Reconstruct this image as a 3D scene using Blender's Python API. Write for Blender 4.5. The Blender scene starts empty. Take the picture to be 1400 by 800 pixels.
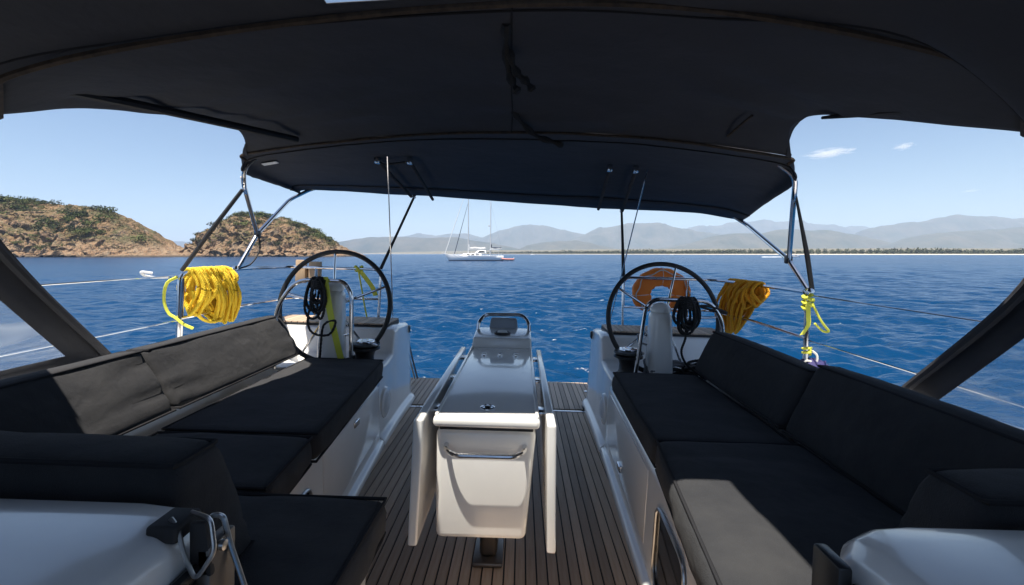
import bpy, bmesh, math, random
import numpy as np
from mathutils import Vector, Matrix, noise
random.seed(7); rng = np.random.default_rng(11)
R = math.radians
sc = bpy.context.scene
col = sc.collection

# ------------------------------------------------------------------ camera, sky, sun, exposure
EYE = 2.0                                   # eye height above the water (m)
cd = bpy.data.cameras.new('camera'); cam = bpy.data.objects.new('camera', cd); col.objects.link(cam)
cam.location = (0, 0, EYE); cam.rotation_euler = (R(90), 0, 0)
cd.sensor_width = 36; cd.lens = 15.94; cd.shift_x = -0.0093; cd.shift_y = -0.0379
cd.clip_start = 0.05; cd.clip_end = 60000
sc.camera = cam
SUN = Vector((-0.15, -0.27, 1.0)).normalized()      # direction towards the sun
w = bpy.data.worlds.new('World'); sc.world = w; w.use_nodes = True
nt = w.node_tree; nt.nodes.clear()
sky = nt.nodes.new('ShaderNodeTexSky'); sky.sky_type = 'NISHITA'; sky.sun_disc = False
sky.sun_elevation = math.asin(SUN.z); sky.sun_rotation = math.atan2(SUN.x, SUN.y)
sky.air_density = 1.0; sky.dust_density = 0.35; sky.ozone_density = 3.0; sky.altitude = 0
bg = nt.nodes.new('ShaderNodeBackground'); bg.inputs[1].default_value = 0.058
wo = nt.nodes.new('ShaderNodeOutputWorld')
nt.links.new(sky.outputs[0], bg.inputs[0]); nt.links.new(bg.outputs[0], wo.inputs[0])
sl = bpy.data.lights.new('sun', 'SUN'); sl.energy = 4.3; sl.angle = R(0.6); sl.color = (1, .93, .82)
so = bpy.data.objects.new('sun', sl); col.objects.link(so); so.rotation_euler = (-SUN).to_track_quat('-Z', 'Y').to_euler()
so.location = (0, 0, 30)
sc.view_settings.view_transform = 'Standard'; sc.view_settings.look = 'None'
sc.view_settings.exposure = 1.2; sc.view_settings.gamma = 1
try: sc.cycles.volume_bounces = 2; sc.cycles.max_bounces = 16; sc.cycles.diffuse_bounces = 8; sc.cycles.transparent_max_bounces = 16
except Exception: pass

# ------------------------------------------------------------------ materials
M = {}
def mat(name, c, rough=.5, metal=0., bump=None, var=None, spec=.5, coat=0, sheen=0, rand=0):
    """bump=(scale,strength,distance[,stretch]); var=(scale,colour2,contrast)"""
    m = bpy.data.materials.new(name); m.use_nodes = True; M[name] = m
    n = m.node_tree.nodes; l = m.node_tree.links; b = n['Principled BSDF']
    b.inputs['Base Color'].default_value = (*c, 1); b.inputs['Roughness'].default_value = rough
    b.inputs['Metallic'].default_value = metal; b.inputs['Specular IOR Level'].default_value = spec
    b.inputs['Coat Weight'].default_value = coat; b.inputs['Coat Roughness'].default_value = .08
    if sheen: b.inputs['Sheen Weight'].default_value = sheen; b.inputs['Sheen Roughness'].default_value = .5
    tc = n.new('ShaderNodeTexCoord')
    colsock = None
    if var:
        t = n.new('ShaderNodeTexNoise'); t.inputs['Scale'].default_value = var[0]; t.inputs['Detail'].default_value = 6
        t.inputs['Roughness'].default_value = .62
        src = tc.outputs['Object']
        if len(var) > 3:
            mp = n.new('ShaderNodeMapping'); mp.inputs['Scale'].default_value = var[3]; l.new(src, mp.inputs[0]); src = mp.outputs[0]
        l.new(src, t.inputs['Vector'])
        r = n.new('ShaderNodeValToRGB'); h = var[2] / 2
        r.color_ramp.elements[0].position = max(0, .5 - h); r.color_ramp.elements[1].position = min(1, .5 + h)
        r.color_ramp.elements[0].color = (*c, 1); r.color_ramp.elements[1].color = (*var[1], 1)
        l.new(t.outputs['Fac'], r.inputs[0]); colsock = r.outputs[0]
    if rand:
        oi = n.new('ShaderNodeObjectInfo'); mr = n.new('ShaderNodeMapRange')
        mr.inputs['To Min'].default_value = 1 - rand; mr.inputs['To Max'].default_value = 1 + rand
        l.new(oi.outputs['Random'], mr.inputs[0])
        hs = n.new('ShaderNodeHueSaturation'); l.new(mr.outputs[0], hs.inputs['Value'])
        if colsock: l.new(colsock, hs.inputs['Color'])
        else: hs.inputs['Color'].default_value = (*c, 1)
        colsock = hs.outputs[0]
    if colsock: l.new(colsock, b.inputs['Base Color'])
    if bump:
        prev = None
        bs = bump if isinstance(bump, list) else [bump]
        for q in bs:
            t = n.new('ShaderNodeTexNoise'); t.inputs['Scale'].default_value = q[0]; t.inputs['Detail'].default_value = 4
            src = tc.outputs['Object']
            if len(q) > 3:
                mp = n.new('ShaderNodeMapping'); mp.inputs['Scale'].default_value = q[3]; l.new(src, mp.inputs[0]); src = mp.outputs[0]
            l.new(src, t.inputs['Vector'])
            bm_ = n.new('ShaderNodeBump'); bm_.inputs['Strength'].default_value = q[1]; bm_.inputs['Distance'].default_value = q[2]
            l.new(t.outputs['Fac'], bm_.inputs['Height'])
            if prev: l.new(prev, bm_.inputs['Normal'])
            prev = bm_.outputs[0]
        l.new(prev, b.inputs['Normal'])
    return m

mat('gelcoat', (.88, .86, .83), .24, bump=(3, .05, .01), var=(7, (.83, .81, .78), .5), coat=.8)
mat('table_gelcoat', (.86, .84, .80), .24, bump=(3, .05, .01), var=(9, (.81, .79, .76), .5), coat=1.0)
mat('non_skid', (.66, .67, .68), .6, bump=(600, .25, .002), var=(5, (.60, .61, .62), .5))
mat('fabric', (.031, .032, .037), .92, bump=[(420, .9, .003), (26, .5, .008), (7, .35, .015)], var=(6, (.052, .052, .055), .5), spec=.2, sheen=.04)
mat('piping_fabric', (.022, .022, .025), .9, spec=.25)
mat('canvas', (.036, .038, .047), .85, bump=[(1100, .35, .0008), (5, .4, .03), (14, .5, .010)], var=(4, (.048, .049, .055), .6), spec=.3)
mat('canvas_edge', (.09, .062, .042), .8, bump=(200, .3, .002), var=(30, (.022, .018, .016), .5), spec=.3)
mat('steel', (.72, .72, .73), .12, 1.0, var=(20, (.62, .62, .63), .4))
mat('brushed_steel', (.20, .175, .155), .45, 1.0, bump=(300, .05, .001))
mat('satin_steel', (.50, .50, .50), .3, 1.0, bump=(300, .05, .001))
mat('dark_strap', (.018, .018, .02), .7, bump=(700, .3, .001))
mat('black_plastic', (.015, .015, .016), .35, bump=(200, .05, .001))
mat('leather', (.014, .014, .015), .5, bump=(260, .35, .001))
mat('dark_glass', (.010, .010, .012), .05, spec=.8)
mat('smoke_panel', (.10, .10, .105), .4, bump=(90, .1, .002))
mat('teak', (.45, .31, .205), .58, bump=[(60, .35, .002, (14, .6, 6)), (400, .2, .0008)], var=(9, (.57, .445, .33), .55, (9, .8, 3)), rand=.28, spec=.5)
mat('caulk', (.010, .010, .011), .6)
mat('light_wood', (.55, .40, .26), .6, var=(12, (.42, .29, .18), .6, (8, 8, .8)), bump=(60, .2, .002))
mat('yellow_rope', (.96, .72, .05), .75, bump=[(150, .9, .006), (420, .5, .002)], var=(60, (.86, .55, .02), .7))
mat('amber_rope', (.95, .46, .015), .8, bump=[(150, .9, .006), (420, .5, .002)], var=(60, (.75, .30, .010), .7))
mat('black_rope', (.012, .012, .013), .75, bump=(260, .8, .003))
mat('grey_rope', (.22, .22, .23), .8, bump=(260, .8, .003), var=(80, (.12, .12, .13), .6))
mat('white_rope', (.62, .61, .57), .8, bump=(260, .8, .003))
mat('lime_webbing', (.66, .66, .07), .7, bump=(300, .4, .001))
mat('orange_cover', (.97, .27, .03), .65, bump=[(9, .5, .02), (400, .2, .001)], var=(10, (.90, .20, .02), .6))
mat('reflective', (.75, .75, .73), .4)
mat('violet_cloth', (.035, .03, .12), .8, bump=(40, .5, .006))
mat('antifoul', (.02, .03, .06), .6)
mat('boat_white', (.80, .80, .79), .35)
mat('boat_grey', (.30, .33, .38), .45)
mat('spar', (.66, .66, .65), .35, .2)
mat('rigging', (.10, .10, .11), .5)
mat('sail_cover', (.035, .05, .09), .8)
mat('salmon', (.62, .24, .20), .6)
mat('bark', (.10, .075, .055), .9)

# sun filtering through the dark acrylic canvas: a thin sheet passes about one percent
_n = M['canvas'].node_tree.nodes; _l = M['canvas'].node_tree.links
_t = _n.new('ShaderNodeBsdfTranslucent'); _t.inputs[0].default_value = (.008, .009, .013, 1)
_a = _n.new('ShaderNodeAddShader'); _o = _n['Material Output']
_l.new(_n['Principled BSDF'].outputs[0], _a.inputs[0]); _l.new(_t.outputs[0], _a.inputs[1]); _l.new(_a.outputs[0], _o.inputs['Surface'])

def vinyl(name, haze, amb):
    m = bpy.data.materials.new(name); m.use_nodes = True; M[name] = m
    n = m.node_tree.nodes; l = m.node_tree.links; n.clear()
    out = n.new('ShaderNodeOutputMaterial'); tr = n.new('ShaderNodeBsdfTransparent'); tr.inputs[0].default_value = (.93, .95, .96, 1)
    di = n.new('ShaderNodeBsdfTranslucent'); di.inputs[0].default_value = (.75, .8, .85, 1)
    df = n.new('ShaderNodeBsdfDiffuse'); df.inputs[0].default_value = (.75, .78, .8, 1)
    gl = n.new('ShaderNodeBsdfGlossy'); gl.inputs['Roughness'].default_value = .08
    tc = n.new('ShaderNodeTexCoord'); mp = n.new('ShaderNodeMapping'); mp.inputs['Scale'].default_value = (1.5, 1.0, 7); mp.inputs['Rotation'].default_value = (R(-25), 0, 0)
    t = n.new('ShaderNodeTexNoise'); t.inputs['Scale'].default_value = 1.6; t.inputs['Detail'].default_value = 3; t.inputs['Distortion'].default_value = .6
    l.new(tc.outputs['Object'], mp.inputs[0]); l.new(mp.outputs[0], t.inputs['Vector'])
    bu = n.new('ShaderNodeBump'); bu.inputs['Strength'].default_value = .5; bu.inputs['Distance'].default_value = .05
    l.new(t.outputs['Fac'], bu.inputs['Height']); l.new(bu.outputs[0], gl.inputs['Normal']); l.new(bu.outputs[0], df.inputs['Normal'])
    rp = n.new('ShaderNodeMapRange'); rp.inputs['From Min'].default_value = .50; rp.inputs['From Max'].default_value = .75
    rp.inputs['To Min'].default_value = haze; rp.inputs['To Max'].default_value = amb
    l.new(t.outputs['Fac'], rp.inputs[0])
    a = n.new('ShaderNodeMixShader'); a.inputs[0].default_value = .5; l.new(di.outputs[0], a.inputs[1]); l.new(df.outputs[0], a.inputs[2])
    b = n.new('ShaderNodeMixShader'); l.new(rp.outputs[0], b.inputs[0]); l.new(tr.outputs[0], b.inputs[1]); l.new(a.outputs[0], b.inputs[2])
    fr = n.new('ShaderNodeFresnel'); fr.inputs[0].default_value = 1.35; l.new(bu.outputs[0], fr.inputs['Normal'])
    c = n.new('ShaderNodeMixShader'); l.new(fr.outputs[0], c.inputs[0]); l.new(b.outputs[0], c.inputs[1]); l.new(gl.outputs[0], c.inputs[2])
    l.new(c.outputs[0], out.inputs[0])
vinyl('clear_vinyl', .16, .75)
vinyl('clear_vinyl_roof', .02, .10)

# ------------------------------------------------------------------ mesh helpers
class MB:
    def __init__(s): s.bm = bmesh.new()
    def _merge(s, t):
        me = bpy.data.meshes.new('t'); t.to_mesh(me); t.free(); s.bm.from_mesh(me); bpy.data.meshes.remove(me)
    def hexa(s, p, bev=0, seg=2):       # p: 8 points, bottom 4 ccw then top 4 ccw
        t = bmesh.new(); v = [t.verts.new(q) for q in p]
        for f in ((3, 2, 1, 0), (4, 5, 6, 7), (0, 1, 5, 4), (1, 2, 6, 5), (2, 3, 7, 6), (3, 0, 4, 7)): t.faces.new([v[i] for i in f])
        bmesh.ops.recalc_face_normals(t, faces=t.faces)
        if bev: bmesh.ops.bevel(t, geom=list(t.edges), offset=bev, segments=seg, profile=.5, affect='EDGES', clamp_overlap=True)
        s._merge(t); return s
    def box(s, lo, hi, bev=0, seg=2):
        (a, b, c), (d, e, f) = lo, hi
        return s.hexa([(a, b, c), (d, b, c), (d, e, c), (a, e, c), (a, b, f), (d, b, f), (d, e, f), (a, e, f)], bev, seg)
    def tube(s, path, r, n=8, closed=False, caps=True):
        P_ = [Vector(p) for p in path]; m = len(P_); rings = []; up = None
        for i, p in enumerate(P_):
            a = P_[i - 1] if (i or closed) else p; b = P_[(i + 1) % m] if (i < m - 1 or closed) else p
            d = (b - a); d = d.normalized() if d.length > 1e-9 else Vector((0, 0, 1))
            if up is None: up = d.orthogonal().normalized()
            up = (up - d * up.dot(d)); up = up.normalized() if up.length > 1e-6 else d.orthogonal().normalized()
            sd = d.cross(up); rr = r[i] if isinstance(r, (list, tuple)) else r
            rings.append([s.bm.verts.new(p + (up * math.cos(k * 2 * math.pi / n) + sd * math.sin(k * 2 * math.pi / n)) * rr) for k in range(n)])
        for i in range(m if closed else m - 1):
            A, B = rings[i], rings[(i + 1) % m]
            for k in range(n):
                try: s.bm.faces.new((A[k], A[(k + 1) % n], B[(k + 1) % n], B[k])).smooth = True
                except ValueError: pass
        if caps and not closed: s.bm.faces.new(rings[0][::-1]); s.bm.faces.new(rings[-1])
        return s
    def lathe(s, prof, c, n=24, axis='Z'):
        rings = []
        for r, h in prof:
            ring = []
            for k in range(n):
                a = 2 * math.pi * k / n; x, y = r * math.cos(a), r * math.sin(a)
                v = (x, y, h) if axis == 'Z' else ((x, h, y) if axis == 'Y' else (h, x, y))
                ring.append(s.bm.verts.new(Vector(c) + Vector(v)))
            rings.append(ring)
        for A, B in zip(rings, rings[1:]):
            for k in range(n): s.bm.faces.new((A[k], A[(k + 1) % n], B[(k + 1) % n], B[k])).smooth = True
        s.bm.faces.new(rings[0][::-1]); s.bm.faces.new(rings[-1])
        bmesh.ops.recalc_face_normals(s.bm, faces=s.bm.faces)
        return s
    def grid(s, rows, smooth=True, mask=None):
        V = [[s.bm.verts.new(p) for p in r] for r in rows]
        for i in range(len(V) - 1):
            for j in range(len(V[0]) - 1):
                if mask is None or mask(i, j):
                    s.bm.faces.new((V[i][j], V[i][j + 1], V[i + 1][j + 1], V[i + 1][j])).smooth = smooth
        return s
    def loft(s, secs, caps=True):       # closed sections
        V = [[s.bm.verts.new(p) for p in r] for r in secs]; n = len(V[0])
        for A, B in zip(V, V[1:]):
            for k in range(n): s.bm.faces.new((A[k], A[(k + 1) % n], B[(k + 1) % n], B[k]))
        if caps: s.bm.faces.new(V[0][::-1]); s.bm.faces.new(V[-1])
        bmesh.ops.recalc_face_normals(s.bm, faces=s.bm.faces)
        return s
    def bevel(s, off, seg=2, ang=30):
        e = [x for x in s.bm.edges if len(x.link_faces) == 2 and x.calc_face_angle(0) > R(ang)]
        bmesh.ops.bevel(s.bm, geom=e, offset=off, segments=seg, profile=.5, affect='EDGES', clamp_overlap=True); return s
    def mesh(s, name, smooth_angle=None):
        loose = [v for v in s.bm.verts if not v.link_faces]
        for v in loose: s.bm.verts.remove(v)
        me = bpy.data.meshes.new(name); s.bm.to_mesh(me); s.bm.free()
        if smooth_angle is not None:
            for p in me.polygons: p.use_smooth = True
            me.set_sharp_from_angle(angle=R(smooth_angle))
        return me

BOAT = []
def root_loc(o):
    while o.parent: o = o.parent
    return Vector(o.get('_b', (0, 0, 0)))
def thing(name, label, cat, loc=(0, 0, 0), group=None, boat=True):
    o = bpy.data.objects.new(name, None); col.objects.link(o); o.location = loc; o.empty_display_size = .1
    o['label'] = label; o['category'] = cat; o['_b'] = tuple(loc)
    if group: o['group'] = group
    if boat: BOAT.append(o)
    return o
def part(name, mb, m, parent, sa=35, label=None, solid=0):
    me = mb if isinstance(mb, bpy.types.Mesh) else mb.mesh(name, sa)
    rl = root_loc(parent)
    if rl.length and not me.get('moved'): me.transform(Matrix.Translation(-rl)); me['moved'] = 1
    o = bpy.data.objects.new(name, me); col.objects.link(o); o.parent = parent
    if not me.materials: me.materials.append(M[m])
    if label: o['label'] = label
    if solid:
        md = o.modifiers.new('solid', 'SOLIDIFY'); md.thickness = solid; md.offset = 1
    return o
def single(name, mb, m, label, cat, loc=(0, 0, 0), group=None, boat=True, kind=None, sa=35):
    me = mb if isinstance(mb, bpy.types.Mesh) else mb.mesh(name, sa)
    me.transform(Matrix.Translation(-Vector(loc)))
    o = bpy.data.objects.new(name, me); col.objects.link(o); o.location = loc
    if not me.materials: me.materials.append(M[m])
    if kind: o['kind'] = kind
    if label: o['label'] = label
    if cat: o['category'] = cat
    if group: o['group'] = group
    o['_b'] = tuple(loc)
    if boat: BOAT.append(o)
    return o
def cr(pts, n):          # Catmull-Rom through control points, n samples
    P_ = [Vector(p) for p in pts]; m = len(P_); out = []
    for k in range(n):
        t = k / (n - 1) * (m - 1); i = min(int(t), m - 2); f = t - i
        p1, p2 = P_[i], P_[i + 1]; p0 = P_[i - 1] if i else p1 * 2 - p2; p3 = P_[i + 2] if i + 2 < m else p2 * 2 - p1
        out.append(.5 * ((2 * p1) + (p2 - p0) * f + (2 * p0 - 5 * p1 + 4 * p2 - p3) * f * f + (3 * p1 - p0 - 3 * p2 + p3) * f ** 3))
    return out
def bend(pts, r=.05, k=5):   # round the corners of a polyline
    P_ = [Vector(p) for p in pts]; out = [P_[0]]
    for a, b, c in zip(P_, P_[1:], P_[2:]):
        u = (a - b); v = (c - b); q = min(r, u.length * .45, v.length * .45); u.normalize(); v.normalize()
        A, B = b + u * q, b + v * q
        for i in range(k + 1):
            t = i / k; out.append((1 - t) ** 2 * A + 2 * t * (1 - t) * b + t * t * B)
    return out + [P_[-1]]
def lerp(a, b, t): return a + (b - a) * t
def pw(y, tab):
    return float(np.interp(y, [t[0] for t in tab], [t[1] for t in tab]))

# ------------------------------------------------------------------ sea
def make_sea():
    rad = [1.2]
    while rad[-1] < 120: rad.append(rad[-1] * 1.0062)
    while rad[-1] < 500: rad.append(rad[-1] * 1.012)
    while rad[-1] < 13500: rad.append(rad[-1] * 1.12)
    rad = np.array(rad)
    ang = np.concatenate([np.linspace(-80, 80, 520), np.linspace(80, 280, 60)[1:-1]]); ang = np.radians(ang)
    Rr, A = np.meshgrid(rad, ang, indexing='ij')
    X = Rr * np.sin(A); Y = Rr * np.cos(A); Z = np.zeros_like(X)
    cell = np.maximum(np.where(Rr < 120, Rr * .0062, Rr * .012), Rr * np.radians(160 / 520))
    for k in range(110):
        lam = .26 * (1.036 ** k); lam *= rng.uniform(.93, 1.07)
        if lam > 9: break
        th = R(14) + rng.normal(0, .62); kx, ky = math.sin(th), math.cos(th)
        amp = lam * .0066 * (1 if lam < 1.1 else (1.1 / lam) ** 1.3)
        fade = np.clip((lam / cell - 2.6) / 3, 0, 1)
        ph = rng.uniform(0, 6.28) + .8 * np.sin(X * .07 * rng.uniform(.5, 1.5) + k) + .8 * np.sin(Y * .05 * rng.uniform(.5, 1.5) - k)
        a = 2 * math.pi / lam * (kx * X + ky * Y) + ph
        Z += fade * amp * (np.sin(a) + .28 * np.cos(2 * a))
    Z *= 1 + .35 * np.sin(X * .11 + 1.3 * np.sin(Y * .06)) * np.sin(Y * .09 + .7)
    n0, n1 = X.shape
    co = np.stack([X, Y, Z], -1).reshape(-1, 3)
    i, j = np.meshgrid(np.arange(n0 - 1), np.arange(n1), indexing='ij'); j2 = (j + 1) % n1
    f = np.stack([i * n1 + j, i * n1 + j2, (i + 1) * n1 + j2, (i + 1) * n1 + j], -1).reshape(-1, 4)[:, ::-1]
    me = bpy.data.meshes.new('sea'); me.vertices.add(len(co)); me.vertices.foreach_set('co', co.ravel())
    me.loops.add(f.size); me.loops.foreach_set('vertex_index', f.ravel().astype(np.int32))
    me.polygons.add(len(f)); me.polygons.foreach_set('loop_start', np.arange(0, f.size, 4, dtype=np.int32))
    me.polygons.foreach_set('use_smooth', np.ones(len(f), bool)); me.update(); me.validate()
    return me
m = bpy.data.materials.new('sea_water'); m.use_nodes = True; M['sea_water'] = m
n = m.node_tree.nodes; l = m.node_tree.links; b = n['Principled BSDF']
b.inputs['Roughness'].default_value = .22; b.inputs['IOR'].default_value = 1.333; b.inputs['Specular IOR Level'].default_value = .24
tc = n.new('ShaderNodeTexCoord')
def nz(scale, det, vec, dist=0):
    t = n.new('ShaderNodeTexNoise'); t.inputs['Scale'].default_value = scale; t.inputs['Detail'].default_value = det
    t.inputs['Distortion'].default_value = dist; l.new(vec, t.inputs['Vector']); return t
mp = n.new('ShaderNodeMapping'); mp.inputs['Rotation'].default_value = (0, 0, R(10)); mp.inputs['Scale'].default_value = (.75, 1.7, 1); l.new(tc.outputs['Object'], mp.inputs[0])
big = nz(.012, 3, tc.outputs['Object'])
cr_ = n.new('ShaderNodeValToRGB'); cr_.color_ramp.elements[0].position = .35; cr_.color_ramp.elements[1].position = .68
cr_.color_ramp.elements[0].color = (.0012, .029, .088, 1); cr_.color_ramp.elements[1].color = (.0020, .041, .112, 1)
l.new(big.outputs['Fac'], cr_.inputs[0]); l.new(cr_.outputs[0], b.inputs['Base Color'])
prev = None
for sca, st, di in ((.8, .7, .30), (2.2, .7, .12), (8, .6, .03)):
    t = nz(sca, 3, mp.outputs[0], .5); bu = n.new('ShaderNodeBump'); bu.inputs['Strength'].default_value = st; bu.inputs['Distance'].default_value = di
    l.new(t.outputs['Fac'], bu.inputs['Height'])
    if prev: l.new(prev, bu.inputs['Normal'])
    prev = bu.outputs[0]
l.new(prev, b.inputs['Normal'])
single('sea', make_sea(), 'sea_water', None, None, boat=False, kind='structure')

# ------------------------------------------------------------------ far land
mat('hill', (.030, .040, .030), .95, var=(.004, (.095, .085, .065), .4), bump=(.01, .6, 20))
mat('plain', (.20, .16, .10), .95, var=(.02, (.09, .09, .05), .5))
mat('sand', (.62, .56, .46), .9)
RIDGES = [
    (5200, [(-2374, 19), (-2122, 119), (-1954, 145), (-1745, 178), (-1451, 195), (-1115, 170), (-780, 178), (-445, 145), (-109, 77), (143, 19)]),
    (9500, [(-3264, 109), (-2651, 339), (-2344, 385), (-2115, 416), (-1731, 385), (-1119, 385), (-506, 293), (100, 150)]),
    (8600, [(-1013, 168), (-596, 363), (-180, 474), (166, 529), (513, 474), (929, 377), (1345, 293), (1762, 168)]),
    (5000, [(-105, 18), (56, 99), (258, 139), (419, 155), (581, 147), (782, 115), (1105, 58)]),
    (7400, [(561, 145), (919, 265), (1277, 444), (1516, 491), (1874, 527), (2232, 503), (2590, 432), (2948, 384), (3425, 277), (3903, 145)]),
    (5200, [(1401, 36), (1820, 103), (2239, 187), (2743, 220), (3078, 270), (3497, 262), (3833, 212), (4252, 119), (4672, 36)]),
    (10500, [(3200, 420), (4014, 595), (4860, 713), (5707, 764), (6554, 696), (7909, 595), (8756, 544)]),
    (6900, [(4863, 247), (5420, 392), (5865, 469), (6310, 547), (6644, 581), (7089, 558), (7646, 570), (8536, 600), (9426, 525), (10984, 191)]),
    (4700, [(3616, 32), (3919, 108), (4147, 169), (4450, 222), (4753, 245), (5056, 275), (5360, 290), (5966, 245), (6724, 55)]),
    (8000, [(-9500, 150), (-7265, 122), (-6619, 221), (-6039, 234), (-5587, 183), (-4942, 118), (-4039, 79), (-3394, 92)])]
for ri, (D, prof) in enumerate(RIDGES):
    xs = [p[0] for p in prof]; x0, x1 = xs[0], xs[-1]; W = max(900, .22 * D); NX, NT = 260, 40
    rows = []
    for ti in range(NT):
        t = ti / (NT - 1); row = []
        for xi in range(NX):
            x = lerp(x0, x1, xi / (NX - 1)); h = pw(x, prof)
            e = min(1, (xi / (NX - 1)) / .06, (1 - xi / (NX - 1)) / .06)
            sh = math.sin(math.pi * min(1, t * 1.0)) ** 1.15
            q = noise.fractal(Vector((x / 900, t * W / 900, ri * 7.3)), .9, 2.1, 6)
            rg = noise.ridged_multi_fractal(Vector((x / 700, t * W / 800, ri * 3.1)), 1.0, 2.2, 6, 1.0, 2.0) - 1.0
            z = h * sh * (1 + .10 * q + .07 * rg) + h * .40 * (q + .5 * rg) * sh * (1 - sh) * 2.2 + 10 * q * sh
            row.append((x, D - W / 2 + t * W * .999 + 60 * noise.noise(Vector((x / 600, t * 3, ri))), z * max(e, .02) if z > 0 else -.8))
        rows.append(row)
    single('mountain_ridge', MB().grid(rows), 'hill', None, None, boat=False, kind='structure', sa=None)

SHORE = [(-1300, 3600), (-500, 2900), (30, 1700), (300, 1250), (500, 1000), (800, 820), (1100, 700), (1700, 640), (2600, 700), (5200, 1500)]
cx = cr([(a, b_, 0) for a, b_ in SHORE], 260)
def inland(i, d):
    a = cx[max(0, i - 1)]; b_ = cx[min(len(cx) - 1, i + 1)]; t = (b_ - a).normalized(); nrm = Vector((-t.y, t.x, 0)); return cx[i] + nrm * d
rows = [[inland(i, d) + Vector((0, 0, z)) for i in range(260)] for d, z in ((-6, -.6), (0, .35), (8, 1.0), (14, 1.6))]
single('beach', MB().grid(rows), 'sand', None, None, boat=False, kind='structure', sa=None)
rows = [[Vector((cx[i].x + d * .10 * (1 if cx[i].x > 0 else -1), max(cx[i].y, 0) + d, z + 3 * noise.noise(cx[i] / 150 + Vector((0, 0, d))) * (d > 300))) for i in range(260)] for d, z in ((9, 1.2), (40, 2), (320, 6), (900, 14), (1800, 30), (3000, 40), (4200, 10))]
single('coastal_plain', MB().grid(rows), 'plain', None, None, boat=False, kind='structure', sa=None)

def leafmat(name, c1, c2, sc_=.4):
    mat(name, c1, .75, var=(sc_, c2, .5), spec=.25, rand=.25)
    return M[name]
leafmat('shore_leaves', (.055, .065, .032), (.085, .092, .045), .08)
leafmat('maquis_green', (.065, .090, .025), (.125, .140, .040), .5)
leafmat('maquis_dark', (.026, .036, .018), (.050, .060, .026), .5)
leafmat('maquis_dry', (.14, .115, .050), (.085, .085, .035), .5)
def leaf_quads(pts, s, seed):
    r = random.Random(seed); V = []; F = []
    for p in pts:
        a = Vector((r.gauss(0, 1), r.gauss(0, 1), r.gauss(0, 1))).normalized(); b_ = a.orthogonal().normalized(); c_ = a.cross(b_)
        k = s * r.uniform(.6, 1.4); i = len(V); p = Vector(p)
        V += [p + b_ * k, p + c_ * k * .6, p - b_ * k, p - c_ * k * .6]; F.append((i, i + 1, i + 2, i + 3))
    me = bpy.data.meshes.new('leaves'); me.from_pydata([tuple(v) for v in V], [], F); me.update(); return me
# the wood along the beach: reads as one mass
pts = []; r_ = random.Random(5)
for k in range(6500):
    i = r_.randint(40, 240); d = 16 + abs(r_.gauss(0, 22)); p = inland(i, d); D = p.length
    h = r_.choice((2.5, 4, 5, 6, 7, 9)) * min(1.3, max(.7, D / 900)) * (.65 + .5 * noise.noise(p / 90) + .3); rr = r_.uniform(2.5, 7)
    for q in range(13):
        v = Vector((r_.gauss(0, 1), r_.gauss(0, 1), r_.gauss(0, 1))).normalized() * r_.uniform(.5, 1)
        pts.append((p.x + v.x * rr, p.y + v.y * rr, 1.6 + h * .5 + v.z * h * .5))
single('shore_wood', leaf_quads(pts, 1.5, 3), 'shore_leaves', 'dark green belt of trees behind the pale beach', 'trees', boat=False, kind='stuff', sa=None)

# ------------------------------------------------------------------ rocky headlands
m = mat('cliff_rock', (.36, .25, .15), .95)
n = m.node_tree.nodes; l = m.node_tree.links; b = n['Principled BSDF']; tc = n.new('ShaderNodeTexCoord')
def ramp(fac, stops):
    r = n.new('ShaderNodeValToRGB'); e = r.color_ramp.elements
    e[0].position, e[0].color = stops[0][0], (*stops[0][1], 1); e[1].position, e[1].color = stops[-1][0], (*stops[-1][1], 1)
    for p, c in stops[1:-1]: q = e.new(p); q.color = (*c, 1)
    l.new(fac, r.inputs[0]); return r
def mixc(f, a, c):
    x = n.new('ShaderNodeMix'); x.data_type = 'RGBA'; l.new(f, x.inputs['Factor']); l.new(a, x.inputs['A']); l.new(c, x.inputs['B']); return x.outputs['Result']
t1 = nz(.17, 9, tc.outputs['Object'], .9); t1.inputs['Roughness'].default_value = .78
rock = ramp(t1.outputs['Fac'], [(.36, (.045, .038, .03)), (.43, (.17, .11, .07)), (.475, (.36, .215, .115)), (.51, (.11, .088, .065)), (.55, (.34, .225, .13)), (.60, (.20, .155, .11)), (.66, (.48, .37, .25))])
t2 = nz(.05, 6, tc.outputs['Object'], .5); scrub = ramp(t2.outputs['Fac'], [(.40, (.23, .14, .07)), (.47, (.15, .10, .045)), (.53, (.085, .08, .032)), (.60, (.17, .115, .055))])
ge = n.new('ShaderNodeNewGeometry'); sx = n.new('ShaderNodeSeparateXYZ'); l.new(ge.outputs['Normal'], sx.inputs[0])
ps = n.new('ShaderNodeSeparateXYZ'); l.new(ge.outputs['Position'], ps.inputs[0])
t3 = nz(.22, 6, tc.outputs['Object']); 
ad = n.new('ShaderNodeMath'); ad.operation = 'MULTIPLY_ADD'; l.new(t3.outputs['Fac'], ad.inputs[0]); ad.inputs[1].default_value = 1.1; l.new(sx.outputs[2], ad.inputs[2])
mk = n.new('ShaderNodeMapRange'); mk.inputs['From Min'].default_value = 1.02; mk.inputs['From Max'].default_value = 1.28; l.new(ad.outputs[0], mk.inputs[0])
hm = n.new('ShaderNodeMapRange'); hm.inputs['From Min'].default_value = 5; hm.inputs['From Max'].default_value = 11; l.new(ps.outputs[2], hm.inputs[0])
mm = n.new('ShaderNodeMath'); mm.operation = 'MULTIPLY'; l.new(mk.outputs[0], mm.inputs[0]); l.new(hm.outputs[0], mm.inputs[1])
c1 = mixc(mm.outputs[0], rock.outputs[0], scrub.outputs[0])
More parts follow.
